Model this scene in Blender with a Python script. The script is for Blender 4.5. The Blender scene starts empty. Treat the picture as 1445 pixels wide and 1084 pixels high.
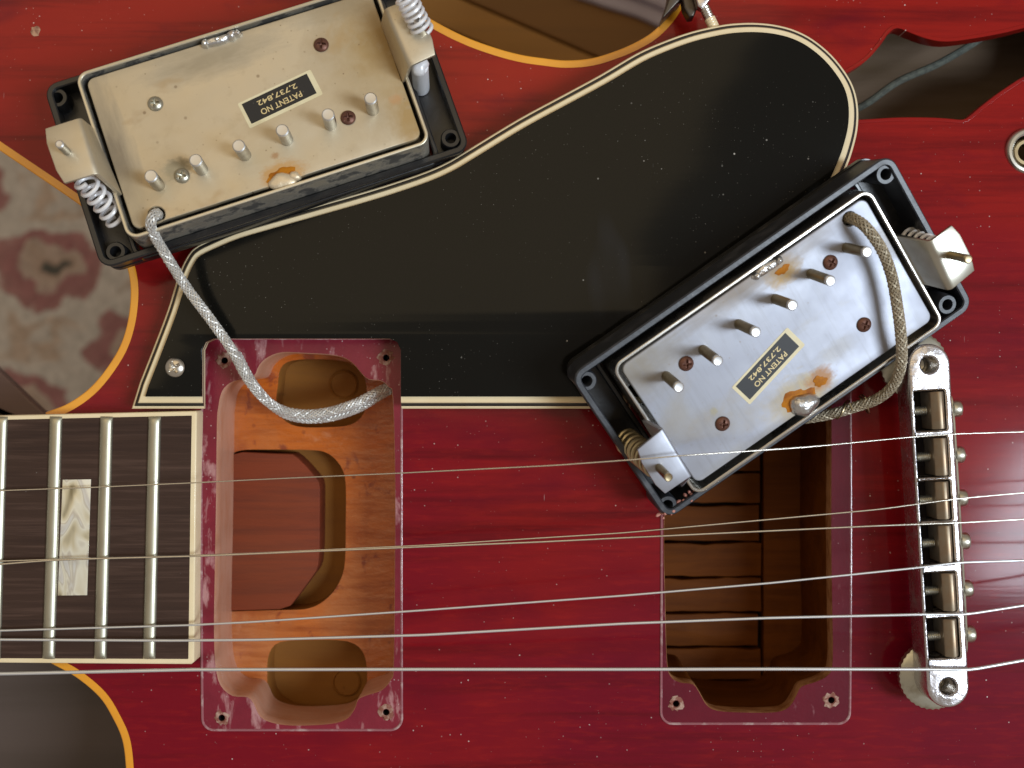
import bpy, bmesh, math, random
import numpy as np
from mathutils import Vector, Matrix, Quaternion
from mathutils.geometry import tessellate_polygon, delaunay_2d_cdt
random.seed(7)
R = math.radians
S = 0.001                        # everything below is written in millimetres
SC = bpy.context.scene
COL = SC.collection

# ------------------------------------------------------------------ camera, light, exposure
CAM_D = 280.0                    # lens above the guitar top
PPM = 6.2                        # photo pixels per millimetre on the guitar top
CX, CY = 722.5, 542.0
cam = bpy.data.cameras.new('camera')
cam_o = bpy.data.objects.new('camera', cam)
COL.objects.link(cam_o)
cam_o.location = (0, 0, CAM_D * S)
cam.sensor_fit = 'HORIZONTAL'
cam.sensor_width = 36.0
cam.lens = 18.0 / (CX / PPM / CAM_D)
cam.clip_start = 0.005
cam.clip_end = 50
cam.dof.use_dof = True
cam.dof.focus_distance = (CAM_D - 8) * S
cam.dof.aperture_fstop = cam.lens / 3.2
SC.camera = cam_o

world = bpy.data.worlds.new('World')
SC.world = world
world.use_nodes = True
bg = world.node_tree.nodes['Background']
bg.inputs['Color'].default_value = (1.0, 0.86, 0.72, 1)
bg.inputs['Strength'].default_value = 0.26


def area(name, loc, target, sx, sy, radiance, color):
    l = bpy.data.lights.new(name, 'AREA')
    l.shape = 'RECTANGLE'
    l.size, l.size_y = sx, sy
    l.energy = radiance * math.pi * sx * sy
    l.color = color
    o = bpy.data.objects.new(name, l)
    COL.objects.link(o)
    o.location = loc
    o.rotation_euler = (Vector(target) - Vector(loc)).to_track_quat('-Z', 'Y').to_euler()
    return o


# the window on the right, and the warm sunlit ceiling up to the left
area('window_light', (1.05, -0.24, 1.35), (0, 0, 0), 0.34, 0.8, 24.0, (0.78, 0.89, 1.0))
cl = area('ceiling_light', (-0.55, 0.95, 1.8), (-0.55, 0.95, 0), 2.1, 1.75, 0.65, (1.0, 0.76, 0.42))
SC.view_settings.view_transform = 'Standard'
SC.view_settings.look = 'None'
SC.view_settings.exposure = 0.22
SC.view_settings.gamma = 1.0

# ------------------------------------------------------------------ projection helpers
YC = (CY - 760) / PPM            # the guitar's centre line


def arch(x, y):
    t = (y - YC) / 110.0
    return -7.0 * t * t / (1 + 0.08 * t * t)


def P(px, py, z):
    """point at height z that the photograph shows at pixel px, py"""
    k = (CAM_D - z) / CAM_D / PPM
    return ((px - CX) * k, (CY - py) * k)


def PB(px, py, h=0.0):
    """same, at height h over the arched top"""
    z = h
    for _ in range(5):
        x, y = P(px, py, z)
        z = arch(x, y) + h
    return (x, y)


def spl(pts, n=6, closed=False):
    """Catmull-Rom through points of any dimension"""
    pts = [np.array(p, float) for p in pts]
    m = len(pts)
    out = []
    rng = range(m) if closed else range(m - 1)
    for i in rng:
        if closed:
            p0, p1, p2, p3 = pts[i - 1], pts[i], pts[(i + 1) % m], pts[(i + 2) % m]
        else:
            p1, p2 = pts[i], pts[i + 1]
            p0 = pts[i - 1] if i else 2 * p1 - p2
            p3 = pts[i + 2] if i + 2 < m else 2 * p2 - p1
        for k in range(n):
            t = k / n
            out.append(tuple(0.5 * (2 * p1 + (p2 - p0) * t + (2 * p0 - 5 * p1 + 4 * p2 - p3) * t * t + (3 * p1 - p0 - 3 * p2 + p3) * t ** 3)))
    if not closed:
        out.append(tuple(pts[-1]))
    return out


def poly_area(p):
    return 0.5 * sum(p[i - 1][0] * p[i][1] - p[i][0] * p[i - 1][1] for i in range(len(p)))


def ccw(p):
    p = [tuple(q[:2]) for q in p]
    return p if poly_area(p) > 0 else p[::-1]


def offset(p, d):
    """inset a ccw polygon by d (a number, or one per edge i -> i+1)"""
    n = len(p)
    ds = d if hasattr(d, '__len__') else [d] * n
    out = []
    for i in range(n):
        a, b, c = Vector(p[i - 1]), Vector(p[i]), Vector(p[(i + 1) % n])
        e1, e2 = (b - a), (c - b)
        if e1.length < 1e-6: e1 = e2
        if e2.length < 1e-6: e2 = e1
        e1 = e1.normalized(); e2 = e2.normalized()
        n1, n2 = Vector((-e1.y, e1.x)), Vector((-e2.y, e2.x))
        d1, d2 = ds[i - 1], ds[i]
        det = n1.x * n2.y - n1.y * n2.x
        if abs(det) < 0.05:
            q = b + (n1 * d1 + n2 * d2) * 0.5
        else:
            o = Vector(((d1 * n2.y - d2 * n1.y) / det, (n1.x * d2 - n2.x * d1) / det))
            m = 2.5 * max(abs(d1), abs(d2), 1e-9)
            if o.length > m: o = o.normalized() * m
            q = b + o
        out.append((q.x, q.y))
    return out


def rrect(cx, cy, w, h, r, n=6, rot=0.0):
    out = []
    for sx, sy, a0 in ((1, 1, 0), (-1, 1, 90), (-1, -1, 180), (1, -1, 270)):
        for k in range(n + 1):
            a = R(a0 + 90 * k / n)
            out.append((sx * (w / 2 - r) + r * math.cos(a), sy * (h / 2 - r) + r * math.sin(a)))
    c, s = math.cos(rot), math.sin(rot)
    return [(cx + x * c - y * s, cy + x * s + y * c) for x, y in out]


def dens(p, mx=4.0):
    out = []
    for i in range(len(p)):
        a, b = p[i], p[(i + 1) % len(p)]
        n = max(1, int(math.hypot(b[0] - a[0], b[1] - a[1]) / mx + 0.999))
        out += [(a[0] + (b[0] - a[0]) * k / n, a[1] + (b[1] - a[1]) * k / n) for k in range(n)]
    return out


def circ(cx, cy, r, n=20):
    return [(cx + r * math.cos(2 * math.pi * k / n), cy + r * math.sin(2 * math.pi * k / n)) for k in range(n)]


def inside(x, y, poly):
    c = False
    j = len(poly) - 1
    for i in range(len(poly)):
        xi, yi = poly[i]; xj, yj = poly[j]
        if (yi > y) != (yj > y) and x < (xj - xi) * (y - yi) / (yj - yi) + xi:
            c = not c
        j = i
    return c


# ------------------------------------------------------------------ mesh collector
class MB:
    def __init__(self):
        self.v = []; self.f = []; self.m = []; self.cur = 0

    def add(self, verts, faces):
        b = len(self.v)
        self.v += [tuple(map(float, q)) for q in verts]
        self.f += [tuple(b + i for i in f) for f in faces]
        self.m += [self.cur] * len(faces)
        return self

    def xf(self, M, start=0):
        for i in range(start, len(self.v)):
            self.v[i] = tuple(M @ Vector(self.v[i]))
        return self

    def arch(self):
        self.v = [(x, y, z + arch(x, y)) for x, y, z in self.v]
        return self

    def strip(self, a, b, z0, z1, flip=False):
        n = len(a)
        vs = [(x, y, z0) for x, y in a] + [(x, y, z1) for x, y in b]
        fs = [(i, (i + 1) % n, n + (i + 1) % n, n + i) for i in range(n)]
        if flip: fs = [f[::-1] for f in fs]
        return self.add(vs, fs)

    def cap(self, outer, holes, z, up=True):
        loops = [outer] + list(holes)
        flat = [q for l in loops for q in l]
        tr = tessellate_polygon([[Vector((x, y, 0)) for x, y in l] for l in loops])
        fs = []
        for t in tr:
            a, b, c = (flat[i] for i in t)
            s = (b[0] - a[0]) * (c[1] - a[1]) - (b[1] - a[1]) * (c[0] - a[0])
            if abs(s) < 1e-9: continue
            fs.append(tuple(t) if (s > 0) == up else tuple(t[::-1]))
        return self.add([(x, y, z) for x, y in flat], fs)

    def prism(self, outer, holes=(), z0=0.0, z1=1.0, bev=0.0, bot=True, hbev=None, steps=3):
        outer = ccw(outer); holes = [ccw(h) for h in holes]
        hb = bev if hbev is None else hbev
        if bev > 0:
            self.strip(outer, outer, z0, z1 - bev)
            prev, pz = outer, z1 - bev
            for k in range(1, steps + 1):
                a = math.pi / 2 * k / steps
                q = offset(outer, bev * (1 - math.cos(a)))
                z = z1 - bev + bev * math.sin(a)
                self.strip(prev, q, pz, z)
                prev, pz = q, z
            top = prev
        else:
            self.strip(outer, outer, z0, z1)
            top = outer
        th = []
        for h in holes:
            if hb > 0:
                self.strip(h, h, z0, z1 - hb, True)
                q = offset(h, -hb)
                self.strip(h, q, z1 - hb, z1, True)
                th.append(q)
            else:
                self.strip(h, h, z0, z1, True)
                th.append(h)
        self.cap(top, th, z1, True)
        if bot: self.cap(outer, holes, z0, False)
        return self

    def box(self, c, s, M=None):
        x, y, z = c; a, b, d = s[0] / 2, s[1] / 2, s[2] / 2
        vs = [(x + i * a, y + j * b, z + k * d) for k in (-1, 1) for j in (-1, 1) for i in (-1, 1)]
        if M is not None: vs = [tuple(M @ Vector(v)) for v in vs]
        return self.add(vs, [(0, 2, 3, 1), (4, 5, 7, 6), (0, 1, 5, 4), (2, 6, 7, 3), (0, 4, 6, 2), (1, 3, 7, 5)])

    def tube(self, pts, r, n=8, caps=True, radii=None):
        pts = [Vector(p) for p in pts]
        m = len(pts)
        vs, fs = [], []
        t0 = (pts[1] - pts[0]).normalized()
        up = Vector((0, 0, 1)) if abs(t0.z) < 0.9 else Vector((1, 0, 0))
        nrm = (up - t0 * up.dot(t0)).normalized()
        for i in range(m):
            t = (pts[min(i + 1, m - 1)] - pts[max(i - 1, 0)]).normalized()
            nrm = (nrm - t * nrm.dot(t)).normalized()
            b = t.cross(nrm)
            rr = radii[i] if radii else r
            for k in range(n):
                a = 2 * math.pi * k / n
                vs.append(pts[i] + nrm * (rr * math.cos(a)) + b * (rr * math.sin(a)))
        for i in range(m - 1):
            for k in range(n):
                a, b_ = i * n + k, i * n + (k + 1) % n
                fs.append((a, b_, b_ + n, a + n))
        if caps:
            fs.append(tuple(range(n))[::-1]); fs.append(tuple((m - 1) * n + k for k in range(n)))
        return self.add(vs, fs)

    def lathe(self, prof, n=24, c=(0, 0, 0), M=None, caps=True):
        """profile of (r, z) about local z"""
        vs, fs = [], []
        for r, z in prof:
            for k in range(n):
                a = 2 * math.pi * k / n
                vs.append(Vector((c[0] + r * math.cos(a), c[1] + r * math.sin(a), c[2] + z)))
        if M is not None: vs = [M @ v for v in vs]
        for i in range(len(prof) - 1):
            for k in range(n):
                a, b = i * n + k, i * n + (k + 1) % n
                fs.append((a, b, b + n, a + n))
        if caps: fs.append(tuple(range(n))[::-1]); fs.append(tuple((len(prof) - 1) * n + k for k in range(n)))
        return self.add(vs, fs)

    def mesh(self, name, mats, off=(0, 0, 0), sharp=35.0, smooth=True):
        me = bpy.data.meshes.new(name)
        me.from_pydata([((x - off[0]) * S, (y - off[1]) * S, (z - off[2]) * S) for x, y, z in self.v], [], self.f)
        for m in (mats if isinstance(mats, (list, tuple)) else [mats]): me.materials.append(m)
        if any(self.m): me.polygons.foreach_set('material_index', self.m)
        bm = bmesh.new(); bm.from_mesh(me)
        bmesh.ops.remove_doubles(bm, verts=bm.verts, dist=2e-6)
        bm.to_mesh(me); bm.free()
        if smooth:
            me.polygons.foreach_set('use_smooth', [True] * len(me.polygons))
            me.set_sharp_from_angle(angle=R(sharp))
        me.update()
        return me


def tag(o, label=None, cat=None, group=None, kind=None):
    if label: o['label'] = label
    if cat: o['category'] = cat
    if group: o['group'] = group
    if kind: o['kind'] = kind
    return o


class Thing:
    """an Empty that parents its parts; origin in mm, optional rotation"""
    def __init__(self, name, label, cat, loc=(0, 0, 0), rot=None, group=None):
        o = bpy.data.objects.new(name, None)
        o.empty_display_size = 0.01
        COL.objects.link(o)
        M = Matrix.Translation(Vector(loc) * S)
        if rot is not None: M = M @ rot.to_4x4()
        o.matrix_world = M
        self.o = o
        self.off = loc if rot is None else (0, 0, 0)
        tag(o, label, cat, group)

    def part(self, name, mb, mats, parent=None, **k):
        o = bpy.data.objects.new(name, mb.mesh(name, mats, self.off, **k))
        COL.objects.link(o)
        o.parent = parent or self.o
        return o

    def put(self, name, me, loc, parent=None, rot=None):
        """a piece sharing mesh data me, placed at loc (mm, scene space of this thing)"""
        o = bpy.data.objects.new(name, me)
        COL.objects.link(o)
        o.parent = parent or self.o
        o.location = [(loc[i] - self.off[i]) * S for i in range(3)]
        if rot is not None: o.rotation_euler = rot
        return o


# ------------------------------------------------------------------ materials
def mat(name, base, rough=0.5, metal=0.0, coat=0.0, coat_r=0.05, layers=(), bump=None, rvar=None, spec=0.5, sheen=0.0):
    """layers: ('n', (sx,sy,sz) per mm, detail, lo, hi, colour, fac[, rough])  noise patches
               ('s', scale per mm, radius, density, colour, fac)       specks"""
    m = bpy.data.materials.new(name)
    m.use_nodes = True
    nt = m.node_tree; N = nt.nodes; L = nt.links
    b = N['Principled BSDF']
    tc = N.new('ShaderNodeTexCoord')

    def mm(scale, shift):
        q = N.new('ShaderNodeMapping')
        q.inputs['Scale'].default_value = [s * 1000 for s in scale]
        q.inputs['Location'].default_value = (shift * 7.13, shift * 3.7, shift * 1.9)
        L.new(tc.outputs['Object'], q.inputs['Vector'])
        return q.outputs['Vector']

    def noise(scale, detail, shift, rgh=0.6, dist=0.0):
        q = N.new('ShaderNodeTexNoise')
        q.inputs['Scale'].default_value = 1.0
        q.inputs['Detail'].default_value = detail
        q.inputs['Roughness'].default_value = rgh
        q.inputs['Distortion'].default_value = dist
        L.new(mm(scale, shift), q.inputs['Vector'])
        return q.outputs['Fac']

    def ramp(src, lo, hi):
        q = N.new('ShaderNodeMapRange')
        q.inputs['From Min'].default_value = lo
        q.inputs['From Max'].default_value = hi
        L.new(src, q.inputs['Value'])
        return q.outputs['Result']

    def mul(a, k):
        q = N.new('ShaderNodeMath'); q.operation = 'MULTIPLY'
        L.new(a, q.inputs[0])
        if isinstance(k, (int, float)): q.inputs[1].default_value = k
        else: L.new(k, q.inputs[1])
        return q.outputs[0]

    col = None
    rgh = None

    def blend(fac, c):
        nonlocal col
        q = N.new('ShaderNodeMix'); q.data_type = 'RGBA'
        L.new(fac, q.inputs[0])
        if col is None: q.inputs[6].default_value = (*base, 1)
        else: L.new(col, q.inputs[6])
        q.inputs[7].default_value = (*c, 1)
        col = q.outputs[2]

    def blend_r(fac, r):
        nonlocal rgh
        q = N.new('ShaderNodeMix'); q.data_type = 'FLOAT'
        L.new(fac, q.inputs[0])
        if rgh is None: q.inputs[2].default_value = rough
        else: L.new(rgh, q.inputs[2])
        q.inputs[3].default_value = r
        rgh = q.outputs[0]

    met = None
    for i, ly in enumerate(layers):
        if ly[0] == 'n':
            _, sc, det, lo, hi, c, fac = ly[:7]
            f = mul(ramp(noise(sc, det, i + 1, dist=0.3), lo, hi), fac)
            blend(f, c)
            if len(ly) > 7: blend_r(f, ly[7])
            if len(ly) > 8:
                q = N.new('ShaderNodeMix'); q.data_type = 'FLOAT'
                L.new(f, q.inputs[0])
                if met is None: q.inputs[2].default_value = metal
                else: L.new(met, q.inputs[2])
                q.inputs[3].default_value = ly[8]
                met = q.outputs[0]
        elif ly[0] == 'd':
            # soft patch for stains and painted light, with a centre of its own: centre mm, radius mm, colour, fac, softness, roughness, metal
            _, cen, rad, c, fac = ly[:5]
            vs_ = N.new('ShaderNodeVectorMath'); vs_.operation = 'SUBTRACT'
            sx = N.new('ShaderNodeMapping')
            sx.inputs['Scale'].default_value = (1000 / rad[0], 1000 / rad[1], 0)
            L.new(tc.outputs['Object'], vs_.inputs[0]); vs_.inputs[1].default_value = (cen[0] * S, cen[1] * S, 0)
            L.new(vs_.outputs[0], sx.inputs['Vector'])
            ln = N.new('ShaderNodeVectorMath'); ln.operation = 'LENGTH'
            L.new(sx.outputs[0], ln.inputs[0])
            nz = noise([2.2 / rad[0], 2.2 / rad[1], 0.1], 6, i + 11)
            ad = N.new('ShaderNodeMath'); ad.operation = 'MULTIPLY_ADD'
            L.new(nz, ad.inputs[0]); ad.inputs[1].default_value = 1.3; L.new(ln.outputs['Value'], ad.inputs[2])
            soft = ly[5] if len(ly) > 5 else 0.35
            f = mul(ramp(ad.outputs[0], 1.55 + soft, 1.55 - soft), fac)
            blend(f, c)
            if len(ly) > 6: blend_r(f, ly[6])
            if len(ly) > 7:
                q = N.new('ShaderNodeMix'); q.data_type = 'FLOAT'
                L.new(f, q.inputs[0])
                if met is None: q.inputs[2].default_value = metal
                else: L.new(met, q.inputs[2])
                q.inputs[3].default_value = ly[7]
                met = q.outputs[0]
        else:
            _, sc, rad, dens, c, fac = ly[:6]
            v = N.new('ShaderNodeTexVoronoi')
            v.inputs['Scale'].default_value = 1.0
            scl = sc if isinstance(sc, tuple) else (sc, sc, sc * 0.01)
            L.new(mm(scl, i + 3), v.inputs['Vector'])
            a = ramp(v.outputs['Distance'], rad, rad * 0.5)
            s = N.new('ShaderNodeSeparateColor')
            L.new(v.outputs['Color'], s.inputs[0])
            d = N.new('ShaderNodeMath'); d.operation = 'LESS_THAN'
            L.new(s.outputs[0], d.inputs[0]); d.inputs[1].default_value = dens
            f = mul(mul(a, d.outputs[0]), fac)
            f = mul(f, s.outputs[1]) if len(ly) < 7 else f
            f = mul(f, ramp(noise((0.035, 0.035, 0.035), 3, i + 21), 0.40, 0.56))
            blend(f, c)
    if col is None: b.inputs['Base Color'].default_value = (*base, 1)
    else: L.new(col, b.inputs['Base Color'])
    if rvar:
        q = N.new('ShaderNodeMath'); q.operation = 'ADD'
        L.new(mul(ramp(noise(rvar[0], 4, 9), 0.35, 0.7), rvar[1]), q.inputs[0])
        if rgh is None: q.inputs[1].default_value = rough
        else: L.new(rgh, q.inputs[1])
        rgh = q.outputs[0]
    if rgh is None: b.inputs['Roughness'].default_value = rough
    else: L.new(rgh, b.inputs['Roughness'])
    if met is None: b.inputs['Metallic'].default_value = metal
    else: L.new(met, b.inputs['Metallic'])
    b.inputs['Coat Weight'].default_value = coat
    b.inputs['Coat Roughness'].default_value = coat_r
    b.inputs['Specular IOR Level'].default_value = spec
    b.inputs['Sheen Weight'].default_value = sheen
    if bump:
        q = N.new('ShaderNodeBump')
        q.inputs['Strength'].default_value = bump[1]
        q.inputs['Distance'].default_value = bump[2] * S
        L.new(noise(bump[0], bump[3] if len(bump) > 3 else 4, 5), q.inputs['Height'])
        L.new(q.outputs[0], b.inputs['Normal'])
        if coat and len(bump) > 4: L.new(q.outputs[0], b.inputs['Coat Normal'])
    return m


CHERRY = mat('cherry_lacquer', (0.180, 0.0020, 0.0105), 0.5, 0, 0.45, 0.11,
             layers=[('d', (-75, 140), (110, 90), (0.36, 0.020, 0.006), 0.85, 0.6),  # warm ceiling glow painted into the red towards the upper bout
                     ('d', (20, -25), (75, 50), (0.130, 0.0010, 0.0140), 0.75, 0.6),  # dim crimson reflection painted into the lacquer colour
                     ('n', (0.007, 0.012, 0.01), 4, 0.46, 0.64, (0.29, 0.009, 0.005), 0.7),
                     ('n', (0.010, 0.22, 0.2), 6, 0.50, 0.72, (0.080, 0.001, 0.004), 0.75),
                     ('n', (0.15, 0.9, 0.9), 4, 0.50, 0.8, (0.33, 0.012, 0.009), 0.4),
                     ('n', (0.025, 0.06, 0.1), 5, 0.54, 0.72, (0.125, 0.001, 0.010), 0.75),
                     ('s', (0.5, 1.1, 0.01), 0.06, 0.25, (0.06, 0.001, 0.003), 0.8),
                     ('s', 0.50, 0.10, 0.55, (0.72, 0.60, 0.56), 1.0),
                     ('s', 1.1, 0.11, 0.25, (0.6, 0.45, 0.42), 0.9),
                     ('s', (0.25, 0.03, 0.01), 0.03, 0.5, (0.6, 0.40, 0.40), 0.5),
                     ('s', (0.035, 0.22, 0.01), 0.022, 0.5, (0.55, 0.34, 0.34), 0.45)],
             bump=((0.02, 0.25, 0.2), 0.10, 0.15, 3, 1), spec=0.05)
DUSTY = mat('dusty_red_footprint', (0.22, 0.016, 0.032), 0.45, 0, 0.35, 0.15,
            layers=[('n', (0.05, 0.05, 0.05), 6, 0.40, 0.68, (0.13, 0.008, 0.020), 0.8),
                    ('n', (0.35, 0.12, 0.22), 7, 0.54, 0.66, (0.50, 0.27, 0.27), 0.8),
                    ('s', 1.1, 0.22, 0.30, (0.65, 0.50, 0.48), 0.9)],
            bump=((0.6, 0.6, 0.6), 0.4, 0.3), spec=0.2)
DUSTY2 = mat('dark_red_footprint', (0.13, 0.004, 0.016), 0.45, 0, 0.6, 0.10,
             layers=[('n', (0.05, 0.05, 0.05), 6, 0.40, 0.68, (0.085, 0.002, 0.012), 0.8),
                     ('n', (0.30, 0.12, 0.22), 7, 0.62, 0.74, (0.42, 0.20, 0.22), 0.5),
                     ('s', 0.8, 0.14, 0.30, (0.60, 0.42, 0.42), 0.9)],
             bump=((0.6, 0.6, 0.6), 0.25, 0.2), spec=0.1)
ORANGE = mat('orange_stained_wood', (0.52, 0.120, 0.007), 0.45, 0, 0.9, 0.10,
             layers=[('n', (0.03, 0.012, 0.01), 5, 0.42, 0.58, (0.48, 0.165, 0.050), 0.9),
                     ('n', (0.05, 0.45, 0.2), 7, 0.46, 0.70, (0.28, 0.055, 0.006), 0.75),
                     ('n', (0.06, 0.05, 0.1), 6, 0.54, 0.66, (0.36, 0.075, 0.010), 0.8),
                     ('n', (0.20, 0.16, 0.1), 6, 0.60, 0.68, (0.22, 0.035, 0.014), 0.8),
                     ('n', (0.10, 0.08, 0.1), 6, 0.62, 0.70, (0.58, 0.26, 0.13), 0.6),
                     ('s', 0.25, 0.16, 0.7, (0.15, 0.025, 0.012), 0.9)],
             bump=((0.10, 0.20, 0.2), 0.7, 1.0, 6, 1), spec=0.15)
TAN = mat('raw_tan_wood', (0.32, 0.135, 0.028), 0.6, 0, 0.0, 0.2,
          layers=[('n', (0.03, 0.25, 0.2), 6, 0.42, 0.7, (0.26, 0.11, 0.03), 0.8),
                  ('s', 0.2, 0.12, 0.35, (0.09, 0.03, 0.012), 0.8)], bump=((0.06, 0.6, 0.3), 0.3, 0.3), spec=0.12)
TENON = mat('mahogany_tenon', (0.21, 0.046, 0.020), 0.55, 0, 0.0, 0.2,
            layers=[('n', (0.035, 0.5, 0.4), 7, 0.42, 0.72, (0.13, 0.034, 0.020), 0.85),
                    ('n', (0.02, 0.03, 0.03), 3, 0.48, 0.7, (0.20, 0.058, 0.026), 0.6)],
            bump=((0.06, 0.9, 0.5), 0.45, 0.4), spec=0.12)
WALLWOOD = mat('cavity_wall_wood', (0.58, 0.31, 0.21), 0.5, 0, 0.3, 0.2,
               layers=[('n', (0.1, 0.1, 0.3), 5, 0.42, 0.7, (0.52, 0.22, 0.12), 0.8)], bump=((0.3, 0.3, 0.6), 0.3, 0.3))
RAWPLY = mat('raw_maple_ply', (0.40, 0.19, 0.085), 0.6, layers=[('n', (0.25, 0.25, 0.4), 5, 0.42, 0.66, (0.20, 0.065, 0.018), 0.85)], bump=((0.5, 0.5, 0.8), 0.4, 0.3), spec=0.15)
DARKWOOD = mat('brown_cavity_wood', (0.150, 0.041, 0.0042), 0.6, 0, 0.0, 0.2,
               layers=[('n', (0.03, 0.35, 0.3), 7, 0.40, 0.7, (0.085, 0.022, 0.003), 0.85),
                       ('n', (0.05, 0.05, 0.05), 4, 0.52, 0.72, (0.21, 0.062, 0.006), 0.6)],
               bump=((0.06, 0.8, 0.5), 0.4, 0.4), spec=0.12)
INNER = mat('unfinished_inner_wood', (0.24, 0.165, 0.11), 0.8,
            layers=[('n', (0.02, 0.2, 0.2), 6, 0.42, 0.7, (0.17, 0.11, 0.06), 0.8)], spec=0.1)
AMBER = mat('amber_binding', (0.86, 0.37, 0.022), 0.3, 0, 0.7, 0.06,
            layers=[('n', (0.05, 0.05, 0.05), 4, 0.45, 0.7, (0.74, 0.28, 0.018), 0.7),
                    ('s', 0.3, 0.10, 0.3, (0.35, 0.14, 0.03), 0.5)])
CREAM = mat('aged_cream_plastic', (0.84, 0.70, 0.45), 0.38, 0, 0.2, 0.1,
            layers=[('n', (0.08, 0.08, 0.08), 4, 0.45, 0.7, (0.76, 0.60, 0.34), 0.6),
                    ('s', 0.4, 0.10, 0.3, (0.35, 0.25, 0.13), 0.6)])
GUARD = mat('black_guard_plastic', (0.006, 0.0058, 0.0048), 0.11, 0, 0.0, 0.05,
            layers=[('s', 0.30, 0.075, 0.55, (0.5, 0.47, 0.42), 1.0),
                    ('s', 0.75, 0.08, 0.16, (0.32, 0.31, 0.28), 0.8),
                    ('s', (0.16, 0.025, 0.002), 0.020, 0.6, (0.15, 0.15, 0.15), 0.7),
                    ('s', (0.02, 0.12, 0.002), 0.014, 0.6, (0.11, 0.11, 0.11), 0.7),
                    ('s', 1.4, 0.13, 0.35, (0.30, 0.28, 0.24), 0.8),
                    ('n', (0.035, 0.014, 0.01), 3, 0.64, 0.70, (0.018, 0.020, 0.026), 0.4)],
            rvar=((0.03, 0.03, 0.03), 0.04), spec=0.22)
PLYBLACK = mat('black_ply_edge', (0.010, 0.010, 0.010), 0.3)
BOARD = mat('rosewood_board', (0.046, 0.024, 0.017), 0.5, 0, 0, 0,
            layers=[('n', (0.04, 1.3, 0.5), 7, 0.48, 0.75, (0.105, 0.060, 0.045), 0.75),
                    ('n', (0.02, 0.35, 0.3), 5, 0.5, 0.75, (0.022, 0.011, 0.009), 0.8),
                    ('s', 0.4, 0.06, 0.3, (0.4, 0.36, 0.33), 0.7)],
            bump=((0.05, 1.6, 0.5), 0.35, 0.2), spec=0.25)
FRET = mat('nickel_silver_fret', (0.52, 0.50, 0.40), 0.36, 1.0,
           layers=[('n', (0.15, 0.05, 0.1), 5, 0.45, 0.75, (0.48, 0.44, 0.33), 0.7)], rvar=((0.2, 0.1, 0.2), 0.18))
STEEL = mat('bare_steel_string', (0.74, 0.70, 0.62), 0.25, 1.0)
WOUND = mat('nickel_wound_string', (0.76, 0.78, 0.80), 0.35, 0.75)
CHROME = mat('worn_chrome_casting', (0.70, 0.68, 0.70), 0.16, 1.0,
             layers=[('n', (0.25, 0.25, 0.25), 5, 0.50, 0.72, (0.46, 0.42, 0.42), 0.8, 0.4)],
             bump=((0.45, 0.45, 0.45), 0.5, 0.35), rvar=((0.4, 0.4, 0.4), 0.2))
LEG_COOL = mat('dull_nickel_leg', (0.60, 0.58, 0.50), 0.30, 1.0,
               layers=[('n', (0.08, 0.08, 0.08), 5, 0.48, 0.7, (0.42, 0.37, 0.27), 0.7, 0.42)])
DARKMETAL = mat('dark_bracket_metal', (0.10, 0.085, 0.07), 0.4, 0.8)
BRASS = mat('dull_brass', (0.42, 0.33, 0.19), 0.38, 1.0,
            layers=[('n', (0.3, 0.3, 0.3), 5, 0.45, 0.7, (0.28, 0.20, 0.11), 0.8)])
SADDLE = mat('bare_brass_saddle', (0.34, 0.27, 0.19), 0.42, 0.75,
             layers=[('n', (0.3, 0.3, 0.3), 5, 0.45, 0.7, (0.33, 0.21, 0.12), 0.8)])
DULLNICKEL = mat('dull_nickel_screw', (0.56, 0.54, 0.45), 0.36, 1.0,
                 layers=[('n', (0.4, 0.4, 0.4), 4, 0.5, 0.75, (0.36, 0.32, 0.23), 0.7)])
def plate_warm(name, extra=()):
    return mat(name, (0.62, 0.545, 0.41), 0.42, 0.75,
                 layers=list(extra) + [('n', (0.03, 0.03, 0.03), 4, 0.46, 0.68, (0.55, 0.45, 0.29), 0.75),
                         ('n', (0.35, 0.35, 0.35), 6, 0.55, 0.8, (0.48, 0.40, 0.27), 0.5),
                         ('n', (0.035, 0.05, 0.03), 4, 0.60, 0.70, (0.45, 0.27, 0.08), 0.65, 0.6, 0.3),
                         ('s', 0.28, 0.13, 0.5, (0.20, 0.13, 0.07), 0.9),
                         ('s', 0.75, 0.17, 0.45, (0.22, 0.14, 0.07), 0.9),
                         ('s', 0.3, 0.05, 0.4, (0.9, 0.9, 0.85), 0.8)],
                 bump=((0.5, 0.5, 0.5), 0.2, 0.15), rvar=((0.05, 0.05, 0.05), 0.15))


def plate_cool(name, extra=()):
    return mat(name, (0.43, 0.445, 0.50), 0.46, 0.85,
                 layers=list(extra) + [('n', (0.03, 0.03, 0.03), 4, 0.46, 0.68, (0.37, 0.38, 0.44), 0.8, 0.52),
                         ('n', (0.05, 0.06, 0.03), 6, 0.56, 0.70, (0.40, 0.36, 0.30), 0.6, 0.5),
                         ('n', (0.9, 0.08, 0.1), 4, 0.5, 0.75, (0.33, 0.33, 0.35), 0.5),
                         ('s', 0.22, 0.10, 0.5, (0.25, 0.20, 0.16), 0.8),
                         ('s', 0.6, 0.13, 0.40, (0.28, 0.20, 0.13), 0.9)],
                 bump=((0.2, 0.2, 0.2), 0.12, 0.2), rvar=((0.05, 0.05, 0.05), 0.16))


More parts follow.
